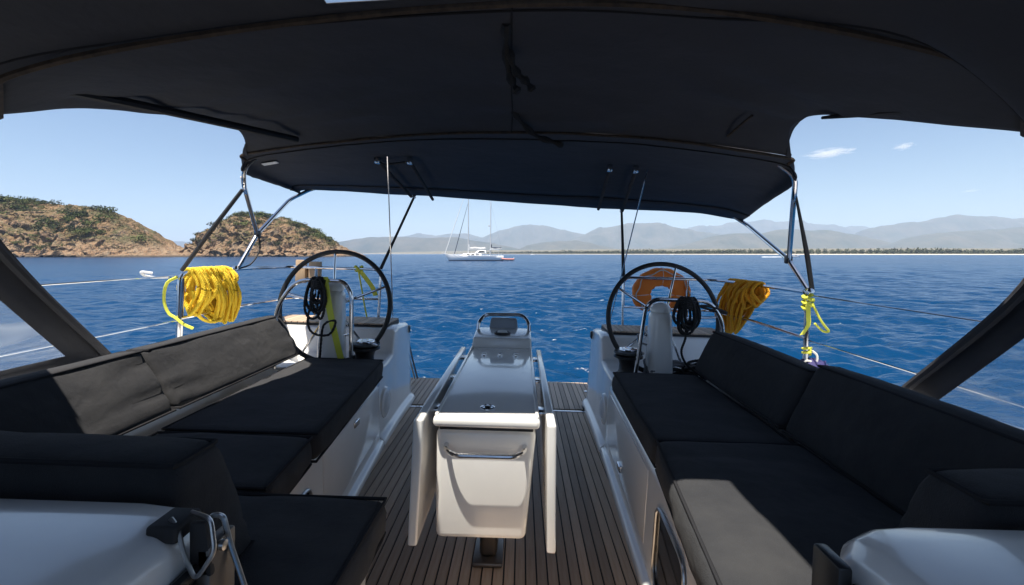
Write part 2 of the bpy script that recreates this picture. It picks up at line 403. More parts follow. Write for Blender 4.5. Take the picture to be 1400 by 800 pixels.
wet = n.new('ShaderNodeMapRange'); wet.inputs['From Min'].default_value = 1.4; wet.inputs['From Max'].default_value = .3; l.new(ps.outputs[2], wet.inputs[0])
dk = n.new('ShaderNodeRGB'); dk.outputs[0].default_value = (.05, .042, .035, 1)
l.new(mixc(wet.outputs[0], c1, dk.outputs[0]), b.inputs['Base Color'])
t4 = nz(.5, 8, tc.outputs['Object'], .6); bu = n.new('ShaderNodeBump'); bu.inputs['Strength'].default_value = 1; bu.inputs['Distance'].default_value = 2.6
l.new(t4.outputs['Fac'], bu.inputs['Height']); l.new(bu.outputs[0], b.inputs['Normal'])

bushes = []; scrub_pts = {}
def bush_mesh(seed, nq, s):
    r = random.Random(seed); pts = []
    lob = [(r.uniform(-.55, .55), r.uniform(-.55, .55), r.uniform(.15, .55), r.uniform(.35, .6)) for _ in range(7)]
    for _ in range(nq):
        a = r.choice(lob); v = Vector((r.gauss(0, 1), r.gauss(0, 1), r.gauss(0, 1))).normalized() * a[3] * r.uniform(.6, 1)
        z = a[2] + v.z * .8
        pts.append((a[0] + v.x, a[1] + v.y, max(-.1, z)))
    return leaf_quads(pts, s, seed)
BM = {(k, mt): bush_mesh(30 + k, 320, .085) for k in range(3) for mt in ('maquis_green', 'maquis_dark', 'maquis_dry')}
for (k, mt), me in BM.items(): me.materials.append(M[mt])
def headland(name, D, prof, W, NX, NT, seed, nb, skew):
    x0, x1 = prof[0][0], prof[-1][0]
    S = Vector((seed * 13.7, seed * 5.1, 0))
    def surf(x, t):
        h = pw(x, prof); cl = .30 + .16 * noise.noise(Vector((x / 22, 0, seed))) + .10 * noise.noise(Vector((x / 7, 3, seed)))
        cl = max(.12, cl)
        if t < .10: s = cl * (t / .10) ** .7
        elif t < .62: s = cl + (1 - cl) * math.sin((t - .10) / .52 * math.pi / 2) ** .9
        else: s = math.cos((t - .62) / .38 * math.pi / 2)
        y = D - 10 + 9 * noise.noise(Vector((x / 35, 1.7, seed))) + skew * (x - (x0 + x1) / 2) + t * W
        p = Vector((x, y, 0)) / 11 + S
        rough = 1.5 if t < .3 else .75
        q = noise.fractal(Vector((p.x, p.y, h * s / 9)), .8, 2.2, 7)
        rg = noise.ridged_multi_fractal(Vector((x / 9, y / 9, h * s / 6 + seed)), .9, 2.3, 5, 1.0, 2.0) - 1.1
        z = h * s + (q * 1.9 - rg * 1.5) * rough * min(1, h * s / 3 + .15)
        dx = 1.4 * noise.noise(Vector((x / 4, h * s / 3, seed + 9))) * (t < .4)
        dy = -3.6 * noise.noise(Vector((x / 5, h * s / 2.2, seed + 4))) * (t < .4) + 2.0 * noise.noise(Vector((x / 2.0, h * s / 1.1, seed + 2))) * (t < .35)
        return Vector((x + dx, y + dy, z if t > .004 else -1.2))
    rows = []
    for ti in range(NT):
        u = ti / (NT - 1); t = u ** 1.6
        rows.append([surf(lerp(x0, x1, i / (NX - 1)), t) for i in range(NX)])
    for row in (rows[-1],):
        for v in row: v.z = -1.2
    single(name, MB().grid(rows), 'cliff_rock', None, None, boat=False, kind='structure', sa=None)
    r = random.Random(seed); k = 0; guard = 0; sp_ = []
    for _ in range(2600):
        x = lerp(max(x0, -365), x1, r.random()); t = r.uniform(.07, .62)
        if pw(x, prof) < 7 or noise.noise(Vector((x / 14, t * 4, seed + 5))) < r.uniform(-.5, .4): continue
        v = surf(x, t); s = r.uniform(.4, 1.1)
        if v.z < 4.5: continue
        for _q in range(12): sp_.append((v.x + r.gauss(0, s * .6), v.y + r.gauss(0, s * .6), v.z + abs(r.gauss(.1, s * .45))))
    single('maquis_scrub', leaf_quads(sp_, .30, seed), 'maquis_dry', 'low dry scrub scattered over the ' + ('long ochre headland' if seed == 3 else 'round rocky islet'), 'scrub', boat=False, kind='stuff', sa=None)
    while k < nb and guard < 6000:
        guard += 1
        x = lerp(max(x0, -365), x1, r.random()); t = r.uniform(.10, .60) if r.random() < .85 else r.uniform(.03, .12)
        if pw(x, prof) < 9: continue
        v = surf(x, t)
        if noise.noise(Vector((x / 26, t * 2.4, seed + 2))) < r.uniform(-.5, .35): continue
        if v.z < 4 and r.random() < .8: continue
        s = r.choice((1.5, 1.9, 2.4, 3.0, 3.8, 5.0)) * (1 if t > .15 else .6)
        bushes.append((v, s, r.choice(('maquis_green', 'maquis_green', 'maquis_green', 'maquis_dark', 'maquis_dark', 'maquis_dry')), name)); k += 1
headland('long_headland', 262, [(-680, 34), (-540, 38), (-482, 42), (-411, 45), (-368, 41), (-339, 38), (-325, 37), (-311, 34), (-292, 33), (-273, 30), (-262, 27), (-251, 22), (-242, 15), (-234, 8), (-225, 4), (-214, 2.5), (-206, 1), (-200, 0)], 75, 620, 110, 3, 195, 0)
headland('rocky_islet', 300, [(-222, 0), (-219.5, 12), (-217, 20), (-212, 25), (-206, 28), (-199, 30), (-191, 30), (-180, 28), (-168, 26), (-154, 21), (-142, 15), (-130, 7), (-122, 3), (-117, 0)], 60, 300, 110, 8, 95, .05)
words = {'maquis_green': 'green leafy', 'maquis_dark': 'dark evergreen', 'maquis_dry': 'dry olive-brown'}
places = {'long_headland': 'long ochre headland', 'rocky_islet': 'round rocky islet'}
for k, (v, s, mt, nm) in enumerate(bushes):
    o = bpy.data.objects.new('maquis_bush', BM[(k % 3, mt)]); col.objects.link(o)
    o.location = v - Vector((0, 0, .15 * s)); o.rotation_euler = (0, 0, random.uniform(0, 6)); o.scale = (s * 1.25, s * 1.25, s * random.uniform(.7, 1.0))
    o['label'] = '%s maquis bush growing on the %s' % (words[mt], places[nm]); o['category'] = 'bush'; o['group'] = '%s bushes on the %s' % (words[mt], places[nm])

# ------------------------------------------------------------------ boats at anchor
def hull_rows(L, B, fb, n=24, sheer=.35, rake=1.2, stern=.75):
    rows = []
    for i in range(n):
        t = i / (n - 1); x = -L / 2 + L * t                       # bow at -x
        w_ = B / 2 * min(1, math.sin(min(1, (t * 1.35)) * math.pi / 2) ** .75) * (1 if t < .6 else lerp(1, stern, (t - .6) / .4))
        zt = fb * (1 + sheer * (1 - t) ** 2); dx = rake * (1 - t) ** 3 * 1.0
        prof = [(0, zt), (.98, zt), (1, zt - .04), (.95, zt * .5), (.84, .15), (.6, -.35), (0, -.5)]
        row = [(x + dx * (1 - z / zt) * 1.0, sg * w_ * a, z) for sg, rng_ in ((1, prof), (-1, prof[::-1][1:-1])) for a, z in rng_]
        rows.append(row)
    return rows
def make_ketch(loc, rz):
    t = thing('ketch', 'white two-masted ketch lying at anchor with a tender behind', 'sailboat', loc, boat=False); t.rotation_euler.z = rz
    t['_b'] = (0, 0, 0)
    part('hull', MB().loft(hull_rows(16.4, 4.6, 1.45)), 'boat_white', t, 50)
    part('boot_stripe', MB().loft([[(x * 1.0, y * 1.012, z) for x, y, z in r] for r in [[(-7.0 + 15.1 * k / 14, sg * 2.32 * .87 * min(1, math.sin(min(1, k / 14 * 1.35 + .04) * math.pi / 2) ** .75) * (1 if k < 9 else lerp(1, .75, (k - 9) / 5)), zz) for sg, zz in ((1, .28), (1, -.2), (-1, -.2), (-1, .28))] for k in range(15)]]), 'antifoul', t)
    ch = part('coachroof', MB().hexa([(-3.6, -1.25, 1.5), (2.2, -1.5, 1.5), (2.2, 1.5, 1.5), (-3.6, 1.25, 1.5), (-2.8, -1.0, 2.05), (2.0, -1.25, 2.15), (2.0, 1.25, 2.15), (-2.8, 1.0, 2.05)], .12, 3), 'boat_white', t)
    for i in range(3):
        part('cabin_window', MB().box((-2.0 + i * 1.3, -1.46, 1.72), (-1.1 + i * 1.3, -1.22, 1.95), .04), 'dark_glass', ch)
    part('deck_house', MB().hexa([(.2, -1.3, 2.1), (3.4, -1.3, 2.1), (3.4, 1.3, 2.1), (.2, 1.3, 2.1), (1.2, -1.1, 2.95), (3.3, -1.2, 2.95), (3.3, 1.2, 2.95), (1.2, 1.1, 2.95)], .1, 3), 'boat_white', t)
    part('wheelhouse_window', MB().hexa([(1.1, -1.29, 2.3), (3.0, -1.29, 2.3), (3.0, -1.2, 2.3), (1.1, -1.2, 2.3), (1.5, -1.22, 2.75), (3.0, -1.25, 2.75), (3.0, -1.1, 2.75), (1.5, -1.1, 2.75)]), 'dark_glass', t)
    part('cockpit_awning', MB().hexa([(4.2, -1.5, 3.0), (7.0, -1.4, 3.0), (7.0, 1.4, 3.0), (4.2, 1.5, 3.0), (4.3, -1.3, 3.12), (6.9, -1.2, 3.12), (6.9, 1.2, 3.12), (4.3, 1.3, 3.12)], .04), 'boat_grey', t)
    for x_, y_ in ((4.3, -1.4), (6.9, -1.3), (4.3, 1.4), (6.9, 1.3)): part('awning_post', MB().tube([(x_, y_, 1.4), (x_, y_, 3.02)], .03, 6), 'spar', t)
    for nm, x_, h_, bl in (('main_mast', -1.6, 21, 6.0), ('mizzen_mast', 4.6, 16.5, 3.8)):
        ms = part(nm, MB().tube([(x_, 0, 1.6), (x_ + .08, 0, h_)], [.14, .10], 10), 'spar', t)
        part('spreader', MB().tube([(x_ + .04, -1.3, h_ * .45), (x_ + .04, 1.3, h_ * .45)], .04, 6), 'spar', ms)
        part('spreader', MB().tube([(x_ + .06, -1.0, h_ * .7), (x_ + .06, 1.0, h_ * .7)], .04, 6), 'spar', ms)
        bo = part('boom', MB().tube([(x_ + .1, 0, 3.3), (x_ + bl * .8, 0, 3.45)], .09, 8), 'spar', t)
        part('sail_cover', MB().tube(cr([(x_ + .15, 0, 4.6), (x_ + .35, 0, 3.75), (x_ + bl * .4, 0, 3.66), (x_ + bl * .78, 0, 3.62)], 14), [.12 + .05 * math.sin(k) for k in range(14)], 8), 'boat_white' if bl > 5 else 'sail_cover', bo)
        for sg in (-1, 1):
            part('shroud', MB().tube([(x_ + .3, sg * 2.05, 1.5), (x_ + .04, sg * 1.3, h_ * .45), (x_ + .07, 0, h_ * .95)], .014, 4), 'rigging', t)
    part('furled_genoa', MB().tube([(-8.0, 0, 2.2), (-4.8, 0, 11.6), (-1.7, 0, 20.6)], [.10, .09, .03], 8), 'boat_white', t)
    part('furled_staysail', MB().tube([(-5.4, 0, 2.0), (-1.65, 0, 16)], [.11, .04], 8), 'sail_cover', t)
    part('triatic_stay', MB().tube([(-1.5, 0, 20.8), (4.65, 0, 16.3)], .012, 4), 'rigging', t)
    part('backstay', MB().tube([(8.0, 0, 1.6), (4.7, 0, 16.2)], .012, 4), 'rigging', t)
    part('radar_dome', MB().lathe([(.05, 0), (.3, .02), (.32, .15), (.2, .28), (.02, .3)], (4.2, 0, 9.6), 14), 'boat_grey', t)
    bs = part('bowsprit', MB().tube([(-7.6, 0, 1.95), (-9.0, 0, 2.25)], .08, 8), 'spar', t)
    rl = MB()
    for sg in (-1, 1):
        for z_ in (.38, .72):
            rl.tube(cr([(-7.4, sg * .5, 2.0 + z_), (-3, sg * 1.95, 1.75 + z_), (2, sg * 2.25, 1.5 + z_), (7.6, sg * 1.7, 1.45 + z_)], 16), .014, 4)
        for k in range(9):
            p = cr([(-7.4, sg * .5, 2.0), (-3, sg * 1.95, 1.75), (2, sg * 2.25, 1.5), (7.6, sg * 1.7, 1.45)], 9)[k]; rl.tube([p, p + Vector((0, 0, .72))], .016, 4)
    part('guard_rail', rl, 'spar', t)
make_ketch((-13.2, 126, 0), R(2))
def dinghy(loc, rz, label, cat, s=1, m='salmon', group=None):
    t = thing('tender' if cat == 'dinghy' else 'motorboat', label, cat, loc, boat=False, group=group); t.rotation_euler.z = rz; t.scale = (s, s, s); t['_b'] = (0, 0, 0)
    part('hull', MB().loft([[(x, y * .8, z) for x, y, z in r] for r in hull_rows(3.6, 1.7, .5, 12, .6, .5, .9)]), 'boat_white', t, 50)
    part('buoyancy_tube', MB().tube(cr([(1.8, .68, .5), (0, .74, .5), (-1.2, .5, .6), (-1.8, 0, .72), (-1.2, -.5, .6), (0, -.74, .5), (1.8, -.68, .5)], 26), .2, 10), m, t)
    part('outboard_motor', MB().box((1.75, -.18, .25), (2.15, .18, .95), .08, 3), 'boat_grey', t)
    part('thwart', MB().box((.2, -.6, .5), (.5, .6, .58), .02), 'boat_white', t)
    return t
dinghy((-3.9, 125.2, 0), R(12), 'small pink and white tender trailing behind the ketch', 'dinghy', .95)
def far_boat(loc, L, label, mast=True):
    t = thing('anchored_boat', label, 'boat', loc, boat=False); t['_b'] = (0, 0, 0)
    part('hull', MB().loft(hull_rows(L, L * .28, L * .09, 12)), 'boat_white', t, 50)
    part('cabin', MB().box((-L * .2, -L * .08, L * .08), (L * .2, L * .08, L * .16), L * .02), 'boat_white', t)
    if mast: part('mast', MB().tube([(-L * .05, 0, L * .1), (-L * .05, 0, L * 1.2)], .09, 6), 'spar', t)
far_boat((16.5, 700, 0), 9, 'tiny white sailboat far off below the central mountain peaks')
far_boat((228, 690, 0), 7, 'tiny white boat far off between the wheel and beach', False)
t = thing('speedboat', 'small white speedboat running ahead of a foam wake', 'speedboat', (152, 252, 0), boat=False); t['_b'] = (0, 0, 0); t.rotation_euler.z = R(0)
part('hull', MB().loft([[(-x, y, z) for x, y, z in r] for r in hull_rows(6.4, 2.2, .75, 16, .4, .9, .9)]), 'boat_white', t, 50)
part('windscreen', MB().hexa([(.2, -.7, .7), (1.2, -.5, .7), (1.2, .5, .7), (.2, .7, .7), (.1, -.6, 1.15), (.5, -.5, 1.15), (.5, .5, 1.15), (.1, .6, 1.15)], .03), 'dark_glass', t)
part('outboard_motor', MB().box((-3.5, -.25, .3), (-3.0, .25, 1.15), .08, 3), 'black_plastic', t)
mat('foam', (.78, .80, .82), .9, bump=(3, 1, .1))
V = []; F = []; r_ = random.Random(9)
for k in range(420):
    d = r_.random() ** 1.5 * 15; s = r_.uniform(.1, .35); p = Vector((152 - 3.2 - d, 252 + r_.gauss(0, .45 + d * .05), .06 + r_.random() * .12 * (1 - d / 30)))
    i = len(V); V += [p + Vector((-s * 1.6, 0, 0)), p + Vector((0, -s, 0)), p + Vector((s * 1.6, 0, 0)), p + Vector((0, s, 0)), p + Vector((0, 0, s * .7))]
    F += [(i, i + 1, i + 4), (i + 1, i + 2, i + 4), (i + 2, i + 3, i + 4), (i + 3, i, i + 4)]
me = bpy.data.meshes.new('wake'); me.from_pydata([tuple(v) for v in V], [], F)
single('foam_wake', me, 'foam', 'white foam wake trailing behind the speedboat', 'wake', boat=False, kind='stuff', sa=None)

# ------------------------------------------------------------------ haze and clouds
m = bpy.data.materials.new('haze'); m.use_nodes = True; n = m.node_tree.nodes; n.clear()
pv = n.new('ShaderNodeVolumePrincipled'); pv.inputs['Color'].default_value = (.64, .79, 1, 1); pv.inputs['Density'].default_value = .00009; pv.inputs['Anisotropy'].default_value = .0
ou = n.new('ShaderNodeOutputMaterial'); m.node_tree.links.new(pv.outputs[0], ou.inputs['Volume']); M['haze'] = m
single('haze', MB().box((-13800, -13800, -3.0), (13800, 13800, 900)), 'haze', 'pale blue summer haze over the whole bay', 'haze', boat=False, kind='stuff', sa=None)
def cloud_mat(i, dens):
    m = bpy.data.materials.new('cloud'); m.use_nodes = True; n = m.node_tree.nodes; l = m.node_tree.links; n.clear()
    pv = n.new('ShaderNodeVolumePrincipled'); pv.inputs['Color'].default_value = (.99, .99, 1, 1); pv.inputs['Anisotropy'].default_value = .2
    tc = n.new('ShaderNodeTexCoord'); mp = n.new('ShaderNodeMapping'); mp.inputs['Scale'].default_value = (1, 1, 1.4); mp.inputs['Location'].default_value = (i * 3.1, 0, 0); l.new(tc.outputs['Object'], mp.inputs[0])
    t = n.new('ShaderNodeTexNoise'); t.inputs['Scale'].default_value = 2.2; t.inputs['Detail'].default_value = 5; t.inputs['Roughness'].default_value = .6; t.inputs['Distortion'].default_value = .7; l.new(mp.outputs[0], t.inputs['Vector'])
    ln = n.new('ShaderNodeVectorMath'); ln.operation = 'LENGTH'; l.new(tc.outputs['Object'], ln.inputs[0])
    a = n.new('ShaderNodeMath'); a.operation = 'MULTIPLY_ADD'; l.new(ln.outputs['Value'], a.inputs[0]); a.inputs[1].default_value = -.45; l.new(t.outputs['Fac'], a.inputs[2])
    r = n.new('ShaderNodeMapRange'); r.inputs['From Min'].default_value = .18; r.inputs['From Max'].default_value = .36; r.inputs['To Max'].default_value = dens; l.new(a.outputs[0], r.inputs[0])
    l.new(r.outputs[0], pv.inputs['Density']); ou = n.new('ShaderNodeOutputMaterial'); l.new(pv.outputs[0], ou.inputs['Volume']); M['cloud%d' % i] = m
for i, (u, z_, sx_, sz_, dens, lab) in enumerate(((.679, .222, .066, .013, .006, 'largest thin white cloud, drawn out in a long wisp'), (.843, .237, .022, .010, .005, 'small white puff of cloud beside the long wisp'), (.992, .139, .024, .005, .0035, 'faint thin streak of cloud lowest over the hills'))):
    D = 9000; cloud_mat(i, dens)
    mb = MB(); mb.lathe([(math.sin(a) if 0 < a < math.pi else .001, math.cos(a)) for a in [math.pi * k / 12 for k in range(13)]], (0, 0, 0), 20)
    o = single('cloud', mb, 'cloud%d' % i, lab, 'cloud', boat=False, sa=None); o.location = (u * D, D, z_ * D + 2); o.scale = (sx_ * D, sz_ * D * 2.5, sz_ * D); o.rotation_euler = (0, R(-6), 0)

# ------------------------------------------------------------------ the yacht (boat frame: x to starboard-in-view, y aft, z above cockpit sole)
Y = thing('sailing_yacht', 'white sailing yacht with teak cockpit sole and open stern platform', 'yacht', (0, 0, 0))
IN = {-1: [(-1.5, .56), (1.0, .575), (1.36, .60), (2.4, .69), (3.0, .735), (3.6, .76)], 1: [(-1.5, .62), (1.0, .655), (1.8, .705), (2.8, .75), (3.6, .765)]}
sole = part('cockpit_sole', MB().box((-1.0, -.5, -.05), (1.0, 3.755, -.004)), 'caulk', Y)
PW, GAP = .0445, .0062
pm = MB().box((-(PW - GAP) / 2, 0, -.012), ((PW - GAP) / 2, 3.0, .003), .0015, 1).mesh('plank', None); pm.materials.append(M['teak'])
for i in range(-19, 20):
    o = bpy.data.objects.new('plank', pm); col.objects.link(o); o.parent = sole; o.location = (i * PW + .02, .745, 0)
part('sole_edge_strip', MB().box((-.86, 3.757, -.05), (.86, 3.785, .006), .003), 'steel', Y)
for sg in (-1, 1):
    def sec(y):
        xi = pw(y, IN[sg]); P_ = [(xi - .035, -.03), (xi - .035, .025), (xi - .022, .04), (xi, .045), (xi + .015, .43), (xi + .035, .455), (1.415, .46), (1.485, .72), (1.51, .748), (1.73, .748), (1.77, .72), (1.81, .63), (1.98, .60), (1.985, .645), (2.03, .645), (2.06, .58), (2.06, -.9), (xi + .2, -.9)]
        return [(sg * a, y, z) for a, z in P_]
    sb = part('seat_base', MB().loft([sec(y) for y in (-1.5, 0, .6, 1.0, 1.36, 1.8, 2.4, 2.8, 3.0)]).bevel(.008, 2, 25), 'gelcoat', Y)
    xi = pw(3.0, IN[sg])
    def sec2(y, top):
        xi = pw(y, IN[sg]); return [(sg * a, y, z) for a, z in ((xi - .035, -.03), (xi - .035, .025), (xi - .02, .045), (xi + .005, .06), (xi + .03, top - .02), (xi + .05, top), (1.88, top), (1.92, top - .03), (2.05, .3), (2.05, -.9), (xi + .2, -.9))]
    part('helm_base', MB().loft([sec2(3.004, .50), sec2(3.30, .50), sec2(3.42, .52), sec2(3.47, .69), sec2(3.60, .70), sec2(3.90, .68), sec2(3.97, .60)]).bevel(.012, 2, 25), 'gelcoat', Y)
    hs = part('helm_seat', MB().box((min(sg * .86, sg * 1.8), 3.52, .68), (max(sg * .86, sg * 1.8), 3.86, .712), .006), 'caulk', Y)
    sm = MB().box((-.0205, 0, 0), (.0205, .33, .010), .0015, 1).mesh('plank', None); sm.materials.append(M['teak'])
    for k in range(20):
        o = bpy.data.objects.new('plank', sm); col.objects.link(o); o.parent = hs; o.location = (sg * (.885 + k * .0467), 3.525, .712)
    # locker lid, latch, speaker, portlight on the inner face
    def face(y, z, off=0): xi = pw(y, IN[sg]); return Vector((sg * (xi + .015 * z / .43 - off), y, z))
    y0, y1 = (1.95, 2.94) if sg < 0 else (1.90, 2.92)
    mb = MB(); mb.hexa([face(y0, .10, -.012), face(y1, .10, -.012), face(y1, .10, .004), face(y0, .10, .004), face(y0, .41, -.012), face(y1, .41, -.012), face(y1, .41, .004), face(y0, .41, .004)], .003, 2)
    bmesh.ops.recalc_face_normals(mb.bm, faces=mb.bm.faces); lid = part('locker_lid', mb, 'gelcoat', Y)
    ly, lz = (2.44, .36) if sg < 0 else (2.48, .15)
    a = face(ly, lz, .004)
    part('latch', MB().box((a.x - .012, a.y - .035, a.z - .018), (a.x + .012, a.y + .035, a.z + .018), .006, 3), 'steel', lid)
    c_ = face(3.15, .24, -.012)
    sp = part('speaker', MB().lathe([(.001, .024 * -sg), (.085, .024 * -sg), (.10, .018 * -sg), (.108, 0), (.10, .004 * sg)], c_, 32, 'X'), 'gelcoat', Y)
    part('speaker_grille', MB().lathe([(.001, .031 * -sg), (.06, .030 * -sg), (.078, .020 * -sg)], c_, 28, 'X'), 'non_skid', sp)
    # portlight
    py0, py1, pz0, pz1 = (1.42, 1.80, .12, .36) if sg < 0 else (1.36, 1.72, .09, .375)
    ring = []
    for q in range(28):
        a_ = 2 * math.pi * q / 28; cx_, sx2 = math.cos(a_), math.sin(a_)
        e = .35; ring.append(face((py0 + py1) / 2 + (py1 - py0) / 2 * math.copysign(abs(cx_) ** e, cx_), (pz0 + pz1) / 2 + (pz1 - pz0) / 2 * math.copysign(abs(sx2) ** e, sx2), .008))
    pl = part('portlight', MB().tube(ring, .0065, 8, closed=True), 'satin_steel', Y)
    mb = MB(); mb.bm.faces.new([mb.bm.verts.new(p + Vector((sg * .005, 0, 0))) for p in ring])
    part('pane', mb, 'dark_glass', pl)
    # stern-line tackle from the quarter down to the platform
part('transom', MB().box((-1.98, 3.62, -.9), (1.98, 3.75, -.055)), 'gelcoat', Y)
pf = part('swim_platform', MB().box((-1.08, 3.79, -.07), (1.06, 4.66, -.004), .012, 2), 'gelcoat', Y)
part('caulk_bed', MB().box((-1.045, 3.815, -.01), (1.025, 4.63, -.001)), 'caulk', pf)
qm = MB().box((-(PW - GAP) / 2, 0, -.006), ((PW - GAP) / 2, .80, .003), .0015, 1).mesh('plank', None); qm.materials.append(M['teak'])
for i in range(46):
    o = bpy.data.objects.new('plank', qm); col.objects.link(o); o.parent = pf; o.location = (-1.012 + i * PW, 3.822, .002)
for x_ in (-.80, .79):
    part('platform_hinge', MB().box((x_ - .07, 3.80, .004), (x_ + .07, 3.90, .022), .006), 'black_plastic', Y)
part('fold_handle', MB().box((.80, 4.30, .005), (.92, 4.34, .012), .003), 'steel', pf)
# L-shaped seat return and bulkhead
part('seat_return_base', MB().box((-1.42, .8, -.02), (-.245, 1.285, .455), .015, 2), 'gelcoat', Y)
for sg, x0, x1 in ((-1, -1.62, -.335), (1, .70, 1.66)):
    mb = MB(); 
    ins = -sg                                    # direction towards the companionway
    pr = [(-.6, .865), (.45, .865), (.62, .868), (.72, .862), (.78, .85), (.812, .82), (.82, .75), (.82, .1), (-.6, .1)]
    secs = []
    xe = x1 if sg < 0 else x0; xo = x0 if sg < 0 else x1
    for d, dz, dy in ((0, -.06, -.07), (.012, -.022, -.05), (.035, -.006, -.025), (.08, 0, -.006), (.14, .002, 0), (abs(xo - xe), .006, 0)):
        secs.append([(xe + sg * d, y + (dy if y > .3 else 0), z + (dz if z > .5 else 0)) for y, z in pr])
    cb = part('coachroof_shoulder', MB().loft(secs).bevel(.012, 2, 28), 'non_skid' if 0 else 'gelcoat', Y, 50)
    part('non_skid_patch', MB().hexa([(min(xe + sg * .25, xo - sg * .1), -.3, .866), (max(xe + sg * .25, xo - sg * .1), -.3, .866), (max(xe + sg * .25, xo - sg * .1), .62, .868), (min(xe + sg * .25, xo - sg * .1), .62, .868)] + [(min(xe + sg * .25, xo - sg * .1), -.3, .876), (max(xe + sg * .25, xo - sg * .1), -.3, .876), (max(xe + sg * .25, xo - sg * .1), .62, .879), (min(xe + sg * .25, xo - sg * .1), .62, .879)], .003), 'non_skid', cb)
    g = part('companionway_gasket', MB().tube([(xe - sg * .008, -.5, .79), (xe - sg * .008, .70, .795), (xe - sg * .006, .748, .75), (xe - sg * .006, .752, .2)], .011, 8), 'black_plastic', Y)
    part('companionway_side_panel', MB().box((min(xe - sg * .004, xe - sg * .012), -.55, .12), (max(xe - sg * .004, xe - sg * .012), .74, .775), .003), 'smoke_panel', Y)
    part('companionway_post', MB().hexa([(xe - sg * .035 - .012, .70, .1), (xe - sg * .035 + .012, .70, .1), (xe - sg * .035 + .012, .765, .1), (xe - sg * .035 - .012, .765, .1), (xe - sg * .02 - .012, .70, .83), (xe - sg * .02 + .012, .70, .83), (xe - sg * .02 + .012, .765, .83), (xe - sg * .02 - .012, .765, .83)], .006, 2), 'black_plastic' if sg > 0 else 'brushed_steel', Y)
part('companionway_sill', MB().box((-.33, .2, -.3), (.69, .78, .02), .01), 'gelcoat', Y)
# shoulder latch
L = thing('door_latch', 'open stainless toggle latch on the white shoulder beside the companionway', 'latch', (-.33, .68, .80))
part('base_plate', MB().box((-.390, .680, .845), (-.342, .738, .872), .006, 3), 'dark_strap', L)
part('hook', MB().hexa([(-.335, .700, .785), (-.300, .700, .785), (-.300, .712, .785), (-.335, .712, .785), (-.338, .700, .868), (-.312, .700, .868), (-.312, .712, .868), (-.338, .712, .868)], .004, 2), 'dark_strap', L)
part('bail', MB().tube(bend([(-.365, .700, .874), (-.346, .690, .866), (-.333, .684, .832), (-.312, .682, .793), (-.289, .690, .832), (-.306, .704, .874), (-.345, .716, .876)], .012), .0034, 8), 'satin_steel', L)
part('lever', MB().tube(bend([(-.337, .742, .842), (-.329, .742, .858), (-.311, .742, .856), (-.300, .744, .81), (-.279, .748, .745), (-.255, .752, .66)], .012), .0042, 8), 'satin_steel', L)
part('wing_nut', MB().lathe([(.003, -.018), (.007, -.017), (.007, -.010), (.004, -.009), (.004, -.004), (.008, -.003), (.008, .004), (.003, .005)], (-.298, .722, .822), 12, 'X'), 'satin_steel', L)

